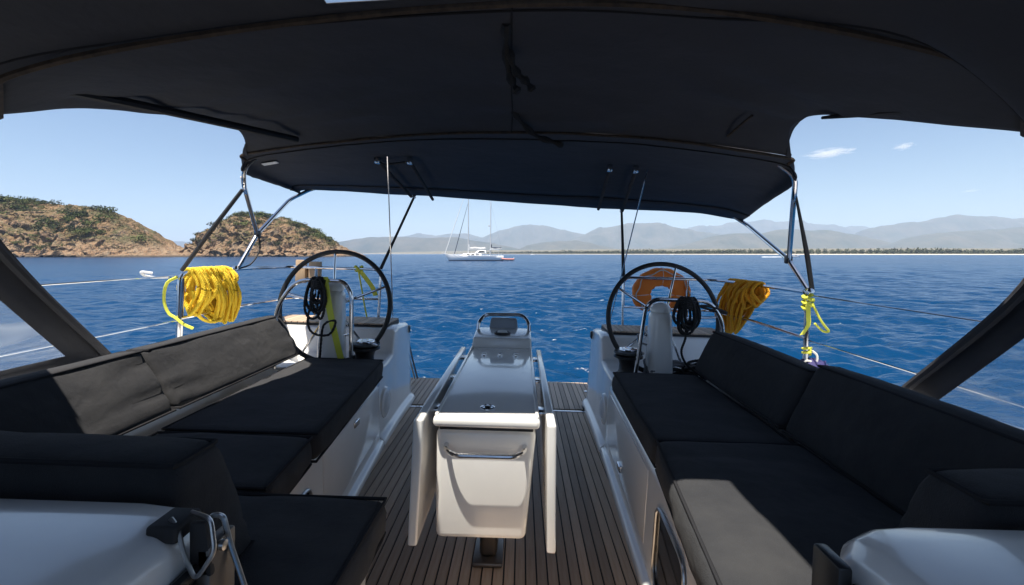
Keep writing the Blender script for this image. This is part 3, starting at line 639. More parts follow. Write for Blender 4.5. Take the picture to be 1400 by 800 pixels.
# ------------------------------------------------------------------ cushions
def trilin(p, u, v, w_):
    a = [Vector(q) for q in p]
    return ((a[0] * (1 - u) + a[1] * u) * (1 - v) + (a[3] * (1 - u) + a[2] * u) * v) * (1 - w_) + ((a[4] * (1 - u) + a[5] * u) * (1 - v) + (a[7] * (1 - u) + a[6] * u) * v) * w_
def cushion(name, p, label, r=.03, puff=.012, wr=.0055, wdir=(1, 2.2, 6), endw=0, pipe=True, seed=0, ins=.25):
    V = [Vector(q) for q in p]
    L3 = ((V[1] - V[0]).length, (V[3] - V[0]).length, (V[4] - V[0]).length)
    base = (V[0] + V[1] + V[2] + V[3]) / 4
    t = thing(name, label, 'cushion', base)
    bm = bmesh.new()
    N = [max(6, min(46, int(x / .022))) for x in L3]
    def q(k, n, Ln): # denser near the edges
        return k / n
    faces = []
    idx = {}
    def vert(i, j, k):
        key = (i, j, k)
        if key in idx: return idx[key]
        m_ = [i / N[0] * L3[0], j / N[1] * L3[1], k / N[2] * L3[2]]
        c_ = [min(max(x, r), Ln - r) for x, Ln in zip(m_, L3)]
        d = Vector([a - b_ for a, b_ in zip(m_, c_)])
        if d.length > 1e-9:
            mx = max(abs(x) for x in d); d = d.normalized() * mx
            m_ = [a + b_ for a, b_ in zip(c_, d)]
        u, v, w_ = [a / Ln for a, Ln in zip(m_, L3)]
        pos = trilin(p, u, v, w_)
        su, sv, sw = [4 * x * (1 - x) for x in (u, v, w_)]
        idx[key] = bm.verts.new(pos)
        info[idx[key]] = (u, v, w_, su, sv, sw)
        return idx[key]
    info = {}
    for ax in range(3):
        o1, o2 = [a for a in range(3) if a != ax]
        for side in (0, N[ax]):
            for a in range(N[o1]):
                for b_ in range(N[o2]):
                    def key(x, y):
                        k_ = [0, 0, 0]; k_[ax] = side; k_[o1] = x; k_[o2] = y; return vert(*k_)
                    fs = [key(a, b_), key(a + 1, b_), key(a + 1, b_ + 1), key(a, b_ + 1)]
                    bm.faces.new(fs)
    bmesh.ops.recalc_face_normals(bm, faces=bm.faces); bm.normal_update()
    off = {}
    for v, (u, vv, w_, su, sv, sw) in info.items():
        nrm = v.normal
        big = max(su * sv * (abs(nrm.z) > .3), su * sw * 0.6, sv * sw * .9) ** .6
        pz = v.co
        s_ = noise.fractal(Vector((pz.x * wdir[0], pz.y * wdir[1], pz.z * wdir[2])) * 3.2 + Vector((seed * 9, seed, 0)), .8, 2, 3)
        rid = (1 - abs(noise.noise(Vector((pz.x * wdir[0] * 2.0, pz.y * wdir[1] * 1.6, pz.z * wdir[2] * 2.4)) + Vector((seed, 4, 2))))) ** 5
        ew = endw * max(0, 1 - 4.5 * min(vv, 1 - vv)) * (abs(nrm.x) > .6) * min(1, 6 * (1 - w_)) if endw else 0
        off[v] = nrm * (puff * big + wr * s_ * .8 - (wr * .9 + ew) * rid)
    for v, d in off.items(): v.co += d
    me = bpy.data.meshes.new('cover'); bm.to_mesh(me); bm.free()
    for f in me.polygons: f.use_smooth = True
    cv = part('cover', me, 'fabric', t, None)
    if pipe:
        for w_ in ((1 - .20 * r / L3[2]), .20 * r / L3[2]):
            pts = []
            a_, b_ = .20 * r / L3[0], .20 * r / L3[1]
            ring = [(a_, b_), (1 - a_, b_), (1 - a_, 1 - b_), (a_, 1 - b_)]
            for (x0, y0), (x1, y1) in zip(ring, ring[1:] + ring[:1]):
                for k in range(14): pts.append(trilin(p, lerp(x0, x1, k / 14), lerp(y0, y1, k / 14), w_))
            part('piping', MB().tube(pts, .0055, 6, closed=True), 'piping_fabric', cv)
    return t
def seat(xi0, xi1, xo, y0, y1, z0=.462, z1=.582, sg=-1):
    if sg < 0: return [(-xo, y0, z0), (-xi0, y0, z0), (-xi1, y1, z0), (-xo, y1, z0), (-xo, y0, z1), (-xi0, y0, z1), (-xi1, y1, z1), (-xo, y1, z1)]
    return [(xi0, y0, z0), (xo, y0, z0), (xo, y1, z0), (xi1, y1, z0), (xi0, y0, z1), (xo, y0, z1), (xo, y1, z1), (xi1, y1, z1)]
cushion('seat_cushion', seat(.602, .715, 1.215, 1.755, 2.965), 'long dark grey seat cushion between the lit aft backrest and the table', seed=1)
cushion('seat_cushion', seat(.575, .612, 1.215, 1.352, 1.742, z1=.578), 'short dark grey seat cushion filling the corner of the L-shaped settee', seed=2)
cushion('seat_cushion', [(-1.34, .86, .462), (-.215, .86, .462), (-.205, 1.335, .462), (-1.34, 1.335, .462), (-1.34, .86, .575), (-.215, .86, .575), (-.205, 1.335, .575), (-1.34, 1.335, .575)], 'dark grey seat cushion reaching towards the table on the settee return', seed=3)
cushion('seat_cushion', seat(.715, .757, 1.285, 1.80, 2.85, z1=.578, sg=1), 'dark grey seat cushion beside the round speaker and black winch, wholly in shade', seed=4)
cushion('seat_cushion', seat(.60, .712, 1.285, .86, 1.785, z1=.59, sg=1), 'large dark grey seat cushion with a patch of sunlight above the portlight', seed=5, r=.035)
def back(y0, y1, sg, zt=.84, xb=1.275, tb=.13, xt=1.43, tt=.095):
    P_ = [(xb, y0, .588), (xb + tb, y0, .588), (xb + tb, y1, .588), (xb, y1, .588), (xt, y0, zt), (xt + tt, y0, zt - .008), (xt + tt, y1, zt - .008), (xt, y1, zt)]
    if sg < 0: P_ = [(-a, b_, c_) for a, b_, c_ in P_]; P_ = [P_[1], P_[0], P_[3], P_[2], P_[5], P_[4], P_[7], P_[6]]
    return P_
cushion('back_cushion', back(1.945, 3.03, -1), 'sunlit wrinkled grey back cushion with a dark end face below the yellow rope', r=.022, puff=.010, wr=.004, wdir=(.5, 1.0, 6), endw=.016, seed=6)
cushion('back_cushion', back(.90, 1.925, -1), 'grey back cushion crossed by a dark shadow band beside the clear side window', r=.022, puff=.010, wr=.004, wdir=(.5, 1.0, 6), endw=.016, seed=7)
cushion('back_cushion', back(1.925, 2.90, 1, zt=.845, xt=1.40), 'smooth dark back cushion below the amber rope', r=.028, puff=.016, wr=.002, seed=8)
cushion('back_cushion', back(.90, 1.905, 1, zt=.875, xt=1.42), 'smooth dark back cushion ending at the foot of the sprayhood arm', r=.028, puff=.016, wr=.002, seed=9)
cushion('back_cushion', [(-1.36, .83, .58), (-.455, .83, .58), (-.455, 1.10, .58), (-1.36, 1.10, .58), (-1.36, .83, .90), (-.455, .83, .895), (-.455, .945, .895), (-1.36, .945, .90)], 'thick grey bolster leaning on the bulkhead behind the toggle latch', r=.03, puff=.014, wr=.004, seed=10)
cushion('back_cushion', [(.985, .83, .592), (1.45, .83, .592), (1.45, 1.04, .592), (.985, 1.04, .592), (1.03, .83, .875), (1.45, .83, .88), (1.45, .96, .88), (1.03, .96, .875)], 'short grey bolster against the bulkhead over the sunlit seat cushion', r=.03, puff=.014, wr=.004, seed=11)

# ------------------------------------------------------------------ cockpit table
T = thing('cockpit_table', 'white cockpit table with both drop leaves folded down and steel handles', 'table', (.065, 2.1, 0))
body = MB(); body.hexa([(-.100, 1.535, .325), (.207, 1.535, .325), (.205, 2.78, .40), (-.100, 2.78, .40), (-.105, 1.515, .705), (.232, 1.515, .705), (.232, 2.85, .705), (-.105, 2.85, .705)], .022, 4)
part('body', body, 'table_gelcoat', T, 40)
part('lid_gasket', MB().box((-.095, 1.525, .700), (.222, 2.83, .722), .004), 'black_plastic', T)
lid = part('lid', MB().box((-.112, 1.485, .722), (.242, 2.62, .757), .014, 4), 'table_gelcoat', T, 40)
part('lid_rim', MB().box((-.108, 1.50, .755), (-.096, 2.615, .763), .004, 2), 'table_gelcoat', lid)
part('lid_rim', MB().box((.226, 1.50, .755), (.238, 2.615, .763), .004, 2), 'table_gelcoat', lid)
lt = part('flush_latch', MB().lathe([(.026, 0), (.026, .004), (.021, .006), (.019, .003), (.001, .003)], (.062, 1.585, .757), 28), 'steel', lid)
part('latch_button', MB().lathe([(.011, .002), (.011, .007), (.001, .008)], (.062, 1.585, .757), 18), 'dark_glass', lt)
for x_ in (-.02, .065, .15):
    part('cup_stud', MB().lathe([(.014, 0), (.013, .006), (.006, .009), (.001, .009)], (x_, 2.42, .757), 16), 'steel', lid)
ra = part('raised_end', MB().hexa([(-.112, 2.63, .722), (.242, 2.63, .722), (.245, 2.90, .722), (-.115, 2.90, .722), (-.106, 2.66, .800), (.236, 2.66, .800), (.238, 2.90, .825), (-.108, 2.90, .825)], .012, 3), 'table_gelcoat', T, 40)
cp = part('compass_bezel', MB().lathe([(.05, 0), (.05, .012), (.04, .016), (.036, .010), (.001, .010)], (.062, 2.76, .806), 28), 'black_plastic', ra)
part('lamp_lens', MB().lathe([(.034, .010), (.026, .022), (.001, .026)], (.062, 2.76, .806), 22), 'reflective', cp)
part('grab_rail', MB().tube(bend([(-.095, 2.84, .77), (-.095, 2.87, .86), (-.055, 2.90, .905), (.18, 2.90, .91), (.225, 2.87, .865), (.225, 2.84, .775)], .06, 6), .0115, 10), 'steel', T)
part('instrument_pod', MB().hexa([(-.04, 2.905, .74), (.165, 2.905, .74), (.165, 2.96, .74), (-.04, 2.96, .74), (-.02, 2.915, .882), (.145, 2.915, .882), (.145, 2.955, .882), (-.02, 2.955, .882)], .012, 3), 'boat_grey', T)
for sg, x0, x1, y0, y1 in ((-1, -.168, -.136, 1.455, 2.60), (1, .262, .292, 1.44, 2.58)):
    lf = part('leaf', MB().hexa([(x0 + sg * .012, y0 + .02, .335), (x1 + sg * .012, y0 + .02, .335), (x1 + sg * .012, y1, .335), (x0 + sg * .012, y1, .335), (x0, y0, .758), (x1, y0, .758), (x1, y1, .758), (x0, y1, .758)], .008, 3), 'table_gelcoat', T, 40)
    for yy in (1.62, 2.02, 2.42):
        xa, xb = (x1, -.108) if sg < 0 else (.238, x0)
        part('hinge', MB().box((xa - .004, yy, .725), (xb + .004, yy + .07, .735), .002), 'steel', lf)
part('front_handle', MB().tube(bend([(-.068, 1.528, .655), (-.066, 1.485, .652), (-.03, 1.468, .640), (.157, 1.468, .640), (.193, 1.485, .652), (.195, 1.528, .655)], .035, 6), .0085, 10), 'steel', T)
part('pedestal_leg', MB().box((.025, 1.90, 0.02), (.10, 2.02, .36), .02, 3), 'brushed_steel', T)
part('pedestal_foot', MB().box((.0, 1.86, 0.004), (.125, 2.04, .024), .008, 2), 'brushed_steel', T)
part('pedestal_leg', MB().box((.01, 2.52, 0.02), (.115, 2.66, .40), .02, 3), 'brushed_steel', T)
part('pedestal_foot', MB().box((-.015, 2.48, 0.004), (.135, 2.70, .028), .008, 2), 'brushed_steel', T)

# ------------------------------------------------------------------ helms
def wheel(cx_, cz, a0, label):
    C = Vector((cx_, 3.17, cz)); r = .385
    t = thing('steering_wheel', label, 'steering wheel', (cx_, 3.17, cz - r))
    tilt = Matrix.Rotation(R(-9), 3, 'X')
    def q(a, rr, y=0): return C + tilt @ Vector((rr * math.cos(a), y, rr * math.sin(a)))
    part('rim', MB().tube([q(2 * math.pi * k / 72, r) for k in range(72)], .0165, 10, closed=True), 'leather', t)
    for k in range(5):
        a = R(a0 + 72 * k)
        part('spoke', MB().tube([q(a, .03, -.015), q(a, .2, -.012), q(a, r - .008)], [.011, .009, .008], 8), 'steel', t)
    hb = MB().lathe([(.001, -.05), (.03, -.05), (.045, -.03), (.05, .02), (.03, .05), (.001, .05)], C, 20, 'Y')
    part('hub', hb, 'steel', t)
wheel(-1.13, .893, 95, 'black steering wheel in front of the lime strap and wooden bracket')
wheel(1.168, .878, 75, 'black steering wheel in front of the orange lifebuoy')
for sg, px, zt, lab, ga in ((-1, -1.10, 1.02, 'white helm pedestal with grab rail beside the lime strap', [(-1.425, .5), (-1.425, .90), (-1.30, 1.085), (-.985, 1.085), (-.935, 1.0), (-.925, .5)]),
                            (1, 1.115, .945, 'white rounded helm pedestal with grab rail before the lifebuoy', [(.925, .5), (.985, .98), (1.04, 1.03), (1.40, 1.03), (1.49, .90), (1.48, .5)])):
    t = thing('helm_pedestal', lab, 'helm pedestal', (px, 3.0, .5))
    part('column', MB().hexa([(px - .085, 2.99, .498), (px + .085, 2.99, .498), (px + .085, 3.15, .498), (px - .085, 3.15, .498), (px - .072, 3.01, zt), (px + .072, 3.01, zt), (px + .072, 3.13, zt), (px - .072, 3.13, zt)], .045, 5), 'gelcoat', t, 50)
    part('compass', MB().lathe([(.07, 0), (.068, .025), (.05, .05), (.02, .062), (.001, .063)], (px, 3.07, zt - .006), 24), 'gelcoat', t)
    part('grab_rail', MB().tube(bend([(x_, 2.955, z_) for x_, z_ in ga], .09, 7), .0135, 10), 'steel', t)
    part('engine_lever', MB().tube([(px + sg * -.10, 3.02, .72), (px + sg * -.16, 3.0, .74), (px + sg * -.17, 2.98, .80)], .008, 8), 'steel', t)
def winch(x_, y_, z_, label, s=1.0):
    t = thing('winch', label, 'winch', (x_, y_, z_))
    part('drum', MB().lathe([(.078 * s, 0), (.078 * s, .015), (.066 * s, .022), (.058 * s, .045), (.056 * s, .08), (.062 * s, .105), (.075 * s, .12)], (x_, y_, z_), 30), 'black_plastic', t)
    part('self_tailer', MB().lathe([(.075 * s, .12), (.092 * s, .126), (.092 * s, .140), (.078 * s, .147), (.092 * s, .154), (.090 * s, .166), (.06 * s, .176)], (x_, y_, z_), 30), 'black_plastic', t)
    part('drum_cap', MB().lathe([(.06 * s, .176), (.058 * s, .183), (.03 * s, .188), (.02 * s, .184), (.001, .184)], (x_, y_, z_), 26), 'steel', t)
    part('feeder_arm', MB().tube(bend([(x_ + .03, y_ - .06, z_ + .184), (x_ + .06, y_ - .08, z_ + .18), (x_ + .085 * s, y_ - .04, z_ + .16)], .02), .008, 8), 'steel', t)
winch(-.872, 3.06, .50, 'black drum winch on the white base beside the lime strap', 1.05)
winch(.905, 3.06, .50, 'black drum winch among loose grey line tails', 1.05)

# ------------------------------------------------------------------ rails and lifelines
rails = {}
for sg, lab in ((-1, 'stainless pushpit rail carrying the bright yellow rope'), (1, 'stainless pushpit rail carrying the lifebuoy and amber rope')):
    t = thing('pushpit_rail', lab, 'guard rail', (sg * 1.95, 3.3, .6)); rails[sg] = t
    S_ = lambda pts: [(sg * a, b_, c_) for a, b_, c_ in pts]
    part('top_rail', MB().tube(bend(S_([(1.95, 2.81, .60), (1.95, 2.81, 1.115), (1.95, 3.55, 1.12), (1.82, 3.90, 1.125), (1.05, 3.92, 1.125), (1.05, 3.90, .66)]), .07, 6), .0125, 10), 'steel', t)
    part('mid_rail', MB().tube(bend(S_([(1.95, 2.825, .83), (1.95, 3.55, .84), (1.82, 3.89, .86), (1.06, 3.91, .87)]), .07, 6), .0105, 8), 'steel', t)
    part('stanchion', MB().tube(S_([(1.955, 2.84, .60), (1.955, 2.84, 1.08)]), .0115, 8), 'steel', t)
    part('stanchion', MB().tube(S_([(1.60, 3.905, .66), (1.60, 3.905, 1.12)]), .0115, 8), 'steel', t)
    part('stanchion_base', MB().lathe([(.035, 0), (.035, .01), (.02, .03), (.016, .06)], (sg * 1.95, 2.81, .60), 16), 'steel', t)
    for z_, r_2, nm in ((1.10, .004, 'upper'), (.82, .004, 'lower')):
        o = single('lifeline', MB().tube([Vector((sg * 1.95, 2.80, z_)), Vector((sg * 1.97, .9, z_ - .012)), Vector((sg * 2.0, -1.4, z_))], r_2, 6), 'steel',
                   'thin %s wire lifeline running forward from the %s' % (nm, 'yellow rope rail' if sg < 0 else 'lime-tied stanchion'), 'wire', (sg * 1.95, 2.80, z_))
    p = [(sg * 2.0, -1.4, .60), (sg * 2.0, -1.4, 1.12)]
    single('stanchion', MB().tube(p, .0125, 8), 'steel', 'plain steel stanchion forward of the %s helm' % ('sunlit' if sg < 0 else 'shaded'), 'stanchion', (sg * 2.0, -1.4, .6))
single('lifeline_clip', MB().tube(bend([(-2.03, 2.70, 1.115), (-2.07, 2.66, 1.125), (-2.085, 2.70, 1.10), (-2.05, 2.74, 1.085), (-1.98, 2.76, 1.09)], .02), .008, 8), 'boat_white', 'white plastic clip hooked on the lifeline near the yellow rope', 'clip', (-2.0, 2.6, 1.09))

# ------------------------------------------------------------------ ropes and small gear
def coil_loops(x_, ys, zt, clusters, r, sg, seed):
    """loops of rope thrown over a fore-and-aft rail; clusters: (y_top0,y_top1,y_bot0,y_bot1,z_bot,n)"""
    rr = random.Random(seed); mbs = []
    for (a0, a1, b0, b1, zb, n_) in clusters:
        for k in range(n_):
            f = (k + .5) / n_; yt = lerp(a0, a1, f) + rr.gauss(0, .012); yb = lerp(b0, b1, f) + rr.gauss(0, .02); zz = zb + rr.gauss(0, .022)
            wx = .028 + rr.random() * .035; lx = rr.uniform(-.02, .02)
            pts = []
            for q in range(26):
                a = 2 * math.pi * q / 26; c_, s_ = math.cos(a), math.sin(a)
                up = (s_ + 1) / 2; up = up ** .85
                z_ = lerp(zz, zt + .012 + rr.uniform(0, .004), up); y_ = lerp(yb, yt, up ** .8) + .014 * c_ * (1 - up) + .006 * math.sin(a * 3 + k)
                wloc = wx * (.55 + .9 * math.sin(math.pi * min(1, max(0, 1 - up))) + .25 * (up > .9))
                pts.append((x_ + lx + c_ * wloc - sg * .012, y_, z_))
            mbs.append(pts)
    return mbs
def laid(mb, pts, r, pitch=.040, closed=True):      # three strands laid up round the path
    P_ = [Vector(p) for p in pts]; Q = []; m_ = len(P_)
    for i in range(m_ if closed else m_ - 1):
        for s in range(4): Q.append(P_[i].lerp(P_[(i + 1) % m_], s / 4))
    L_ = [0]
    for a, b_ in zip(Q, Q[1:]): L_.append(L_[-1] + (b_ - a).length)
    tot = L_[-1] + (Q[0] - Q[-1]).length if closed else L_[-1]; turns = max(1, round(tot / pitch)); nq = len(Q); up = None; F_ = []
    for i in range(nq):
        d = (Q[(i + 1) % nq] - Q[i - 1]).normalized()
        if up is None: up = d.orthogonal().normalized()
        up = (up - d * up.dot(d)).normalized(); F_.append((up.copy(), d.cross(up)))
    for k in range(3):
        mb.tube([q + (u_ * math.cos(a) + v_ * math.sin(a)) * r * .52 for q, (u_, v_), a in ((Q[i], F_[i], 2 * math.pi * (turns * L_[i] / tot + k / 3)) for i in range(nq))], r * .56, 5, closed=closed)
def twisted(mb, pts, r, n=7, closed=True):
    P_ = [Vector(p) for p in pts]; Q = []
    m_ = len(P_)
    for i in range(m_ if closed else m_ - 1):
        for s in range(4): Q.append(P_[i].lerp(P_[(i + 1) % m_], s / 4))
    rad = [r * (1 + .13 * math.sin(i * 2.1)) for i in range(len(Q))]
    mb.tube(Q, rad, n, closed=closed)
t = thing('rope_coil', 'bright yellow rope coil hung in loops over the rail', 'rope', (-1.95, 3.05, 1.12))
for i, pts in enumerate(coil_loops(-1.95, None, 1.125, [(2.88, 3.03, 2.88, 2.99, .86, 10), (2.97, 3.20, 3.12, 3.31, .775, 24), (3.10, 3.22, 3.12, 3.22, .96, 7)], .011, -1, 1)):
    mb = MB(); laid(mb, pts, .0105); part('loop', mb, 'yellow_rope', t, None)
mb = MB(); twisted(mb, cr([(-1.93, 2.90, 1.0), (-1.93, 2.95, .84), (-1.92, 3.06, .775), (-1.91, 3.16, .79), (-1.93, 3.2, .9)], 20), .011, closed=False); part('loop', mb, 'yellow_rope', t, None)
t = thing('rope_coil', 'amber yellow rope coil gathered over the rail beside the lifebuoy', 'rope', (1.95, 3.6, 1.12))
for i, pts in enumerate(coil_loops(1.95, None, 1.125, [(3.36, 3.80, 3.60, 3.84, .93, 18), (3.42, 3.80, 3.74, 4.02, .72, 26), (3.36, 3.5, 3.36, 3.5, .98, 5)], .011, 1, 2)):
    mb = MB(); laid(mb, pts, .0115); part('loop', mb, 'amber_rope', t, None)
def hank(x_, z_, y_, label, zb, tail, w_=.055, n_=9, seed=1):
    rr = random.Random(seed); t = thing('rope_hank', label, 'rope', (x_, y_, z_))
    for k in range(n_):
        cx_ = x_ + rr.gauss(0, w_ * .35); zb_ = zb + rr.uniform(0, (z_ - zb) * .45); ww = w_ * rr.uniform(.5, 1.1); yy = y_ - .02 + rr.uniform(-.012, .012)
        pts = [(cx_ + ww * math.sin(a) * (1 - .35 * math.cos(a)), yy + .012 * math.cos(a + k), (z_ + zb_) / 2 + (z_ - zb_) / 2 * math.cos(a)) for a in [2 * math.pi * q / 22 for q in range(22)]]
        mb = MB(); twisted(mb, pts, .008); part('loop', mb, 'black_rope', t, None)
    for k in range(5):
        pts = [(x_ + w_ * .9 * math.cos(a), y_ - .005 + .034 * math.sin(a), z_ - .02 - k * .012 + .005 * math.sin(a * 2)) for a in [2 * math.pi * q / 14 for q in range(14)]]
        mb = MB(); twisted(mb, pts, .0085); part('wrap', mb, 'black_rope', t, None)
    mb = MB(); twisted(mb, cr(tail, 28), .0075, closed=False); part('tail', mb, 'black_rope', t, None)
hank(-1.145, 1.105, 2.945, 'black rope hank tied to the grab rail beside the lime strap', .83, [(-1.16, 2.93, 1.0), (-1.20, 2.92, .85), (-1.17, 2.92, .75), (-1.06, 2.92, .74), (-1.02, 2.92, .83), (-1.10, 2.93, .80), (-1.115, 2.93, .68), (-1.13, 2.95, .58), (-1.17, 2.96, .515)], .05, 9, 3)
hank(1.245, 1.05, 2.945, 'black rope hank tied to the grab rail over the loose grey lines', .80, [(1.23, 2.93, .95), (1.24, 2.93, .80), (1.215, 2.93, .70), (1.25, 2.93, .62), (1.33, 2.95, .56), (1.40, 2.97, .51)], .06, 10, 4)
mb = MB(); twisted(mb, cr([(1.26, 2.93, 1.02), (1.36, 2.94, .985), (1.44, 2.95, .965), (1.52, 2.96, .95)], 14), .008, closed=False)
twisted(mb, cr([(1.27, 2.93, .99), (1.36, 2.93, 1.0), (1.45, 2.95, .98), (1.52, 2.96, .955)], 14), .008, closed=False)
single('rope_lashing', mb, 'black_rope', 'short black lashing leading from the black hank across to the wheel rim', 'rope', (1.4, 2.945, .95))
# loose line tails by the winch
t = thing('line_tails', 'loose grey line tails lying behind the shaded seat cushion', 'rope', (1.2, 3.05, .50))
rr = random.Random(4)
for k in range(8):
    z_ = .512 + .012 * (k % 3); pts = [(.97 + .03 * k, 2.995 + .012 * k, z_)] + [(1.05 + j * .09 + rr.gauss(0, .02), 3.02 + rr.uniform(-.02, .14), z_ + .012 + rr.uniform(0, .05)) for j in range(5)]
    mb = MB(); twisted(mb, cr(pts, 26), .0085, closed=False); part('line', mb, 'grey_rope' if k % 3 else 'black_rope', t, None)
for k in range(4):
    pts = [(1.36 + .09 * math.cos(a) + k * .012, 3.05 + .05 * math.sin(a), .545 + .02 * k + .03 * math.sin(a + k)) for a in [2 * math.pi * q / 20 for q in range(20)]]
    mb = MB(); twisted(mb, pts, .009); part('line', mb, 'black_rope', t, None)
def ribbon(path, wv, th=.002):
    P_ = [Vector(p) for p in path]; mb = MB(); wv = Vector(wv)
    secs = [[p - wv, p + wv, p + wv + Vector((0, th, 0)), p - wv + Vector((0, th, 0))] for p in P_]
    mb.loft(secs); return mb
single('lime_strap', ribbon(cr([(-1.105, 2.935, 1.11), (-1.09, 2.925, 1.04), (-1.05, 2.92, .85), (-1.01, 2.93, .68), (-.985, 2.975, .52)], 16), (.021, 0, 0)), 'lime_webbing', 'lime yellow webbing strap hanging from the grab rail to the cushion', 'strap', (-1.0, 2.95, .52))
t = thing('lime_tie', 'loose lime line knotted on the stern rail seen through the wheel', 'strap', (-1.22, 3.92, 1.12))
mb = MB(); mb.tube([(-1.24 + .03 * math.cos(a), 3.92 + .022 * math.sin(a), 1.125 + .02 * math.sin(2 * a)) for a in [k * .5 for k in range(40)]], .012, 6); part('knot', mb, 'lime_webbing', t)
part('tail', ribbon(cr([(-1.23, 3.90, 1.12), (-1.17, 3.895, 1.05), (-1.11, 3.90, .97), (-1.08, 3.90, .90)], 10), (.02, 0, .004)), 'lime_webbing', t)
part('tail', MB().tube(cr([(-1.235, 3.9, 1.11), (-1.20, 3.9, .95), (-1.17, 3.9, .80), (-1.14, 3.88, .705)], 12), .007, 6), 'lime_webbing', t)
t = thing('lime_tie', 'lime line knotted round the stanchion head under the bimini strap', 'strap', (1.95, 2.80, 1.1))
mb = MB(); mb.tube([(1.94 + .026 * math.cos(a), 2.80 + .026 * math.sin(a), 1.10 - .010 * a * .5 + .004 * math.sin(5 * a)) for a in [k * .4 for k in range(42)]], .012, 6); part('knot', mb, 'lime_webbing', t)
part('tail', ribbon(cr([(1.925, 2.77, 1.06), (1.92, 2.76, .98), (1.925, 2.765, .92), (1.885, 2.76, .86)], 10), (.014, 0, .003)), 'lime_webbing', t)
part('loop', MB().tube(cr([(1.955, 2.77, 1.04), (1.985, 2.76, .97), (2.02, 2.76, .92), (2.055, 2.77, .885), (2.02, 2.775, .885), (1.97, 2.775, .93)], 16), .007, 6), 'lime_webbing', t)
t = thing('lime_tie', 'small lime knot low on the stanchion above the violet cloth', 'strap', (1.95, 2.81, .72))
part('knot', MB().tube([(1.95 + .024 * math.cos(a), 2.81 + .024 * math.sin(a), .73 + .004 * a) for a in [k * .4 for k in range(30)]], .008, 6), 'lime_webbing', t)
part('tail', MB().tube(cr([(1.965, 2.785, .76), (1.99, 2.775, .735), (1.985, 2.775, .69), (1.93, 2.78, .70), (1.91, 2.785, .675)], 12), .007, 6), 'white_rope', t)
t = thing('lime_tie', 'pale lime line looped on the stanchion beside the yellow rope', 'strap', (-1.95, 2.81, .9))
part('loop', MB().tube(cr([(-1.95, 2.79, 1.09), (-2.005, 2.78, 1.05), (-2.02, 2.78, .95), (-1.995, 2.785, .87), (-1.95, 2.785, .84), (-1.90, 2.79, .80), (-1.85, 2.80, .775)], 20), .009, 6), 'lime_webbing', t)
mb = MB(); bmesh.ops.create_icosphere(mb.bm, subdivisions=3, radius=1)
for v in mb.bm.verts:
    q = 1 + .35 * noise.fractal(v.co * 2.2, .8, 2, 3); v.co = Vector((1.985 + v.co.x * .085 * q, 2.80 + v.co.y * .06 * q, .655 + v.co.z * .055 * q))
single('bundled_cloth', mb, 'violet_cloth', 'bundled violet cloth at the foot of the stanchion behind the backrest', 'cloth', (1.985, 2.8, .6), sa=180)
# lifebuoy (horseshoe)
t = thing('lifebuoy', 'orange horseshoe lifebuoy hung on the stern rail behind the wheel', 'lifebuoy', (1.40, 3.975, .80))
def horse(k): # k 0..1 along the U, open at the bottom
    a = R(lerp(-58, 238, k)); return Vector((1.40 + .175 * math.cos(a), 3.985, .985 + .150 * math.sin(a)))
secs = []
for i in range(44):
    k = i / 43; p = horse(k); tng = (horse(min(1, k + .01)) - horse(max(0, k - .01))).normalized(); nr = Vector((-tng.z, 0, tng.x))
    e = min(1, .45 + 6 * min(k, 1 - k)); bul = 1 + .05 * math.sin(k * 60)
    secs.append([p + nr * (.080 * e * math.copysign(abs(math.cos(b_)) ** .6, math.cos(b_)) * bul) + Vector((0, .048 * e * math.copysign(abs(math.sin(b_)) ** .6, math.sin(b_)), 0)) for b_ in [2 * math.pi * j / 16 for j in range(16)]])
bd = part('float', MB().loft(secs), 'orange_cover', t, 60)
for k in (.18, .5, .82):
    p = horse(k); tng = (horse(k + .01) - horse(k - .01)).normalized(); nr = Vector((-tng.z, 0, tng.x)); mb = MB()
    mb.tube([p + nr * (.083 * math.cos(a)) + Vector((0, .053 * math.sin(a), 0)) for a in [2 * math.pi * j / 20 for j in range(20)]], .0035, 4, closed=True)
    part('reflective_band', mb, 'reflective', bd)
part('grab_line', MB().tube([horse(k / 40) + Vector((0, -.058, 0)) + Vector((math.cos(R(lerp(-58, 238, k / 40))), 0, math.sin(R(lerp(-58, 238, k / 40))))) * (.05 + .012 * math.sin(k)) for k in range(2, 39)], .005, 6), 'white_rope', t)
t = thing('outboard_bracket', 'pale wooden outboard bracket clamped to the stern rail behind the wheel', 'bracket', (-1.70, 3.95, 1.0))
part('board', MB().box((-1.80, 3.945, .985), (-1.715, 3.985, 1.185), .004), 'light_wood', t)
part('board', MB().box((-1.685, 3.945, .985), (-1.585, 3.985, 1.175), .004), 'light_wood', t)
part('clamp_plate', MB().box((-1.79, 3.987, 1.03), (-1.60, 3.995, 1.13), .002), 'steel', t)
for sg in (-1, 1):
    pts = cr([(sg * .83, 3.955, .52), (sg * .845, 4.2, .30), (sg * .86, 4.52, .02)], 12)
    mb = MB(); twisted(mb, pts, .009 if sg < 0 else .004, closed=False)
    t = thing('platform_tackle', 'rope tackle from the %s quarter down to the platform corner' % ('sunlit' if sg < 0 else 'shaded'), 'rope', (sg * .83, 3.955, .52))
    part('line', mb, 'white_rope', t, None)
    if sg < 0:
        mb = MB(); twisted(mb, [p + Vector((.028, 0, 0)) for p in pts], .008, closed=False); part('line', mb, 'grey_rope', t, None)
    part('block', MB().box((sg * .83 - .025, 3.93, .50), (sg * .83 + .025, 3.985, .60), .015, 3), 'black_plastic', t)
    part('cam_cleat', MB().box((sg * .80 - .02, 3.90, .585), (sg * .80 + .02, 3.95, .65), .012, 3), 'black_plastic', t)
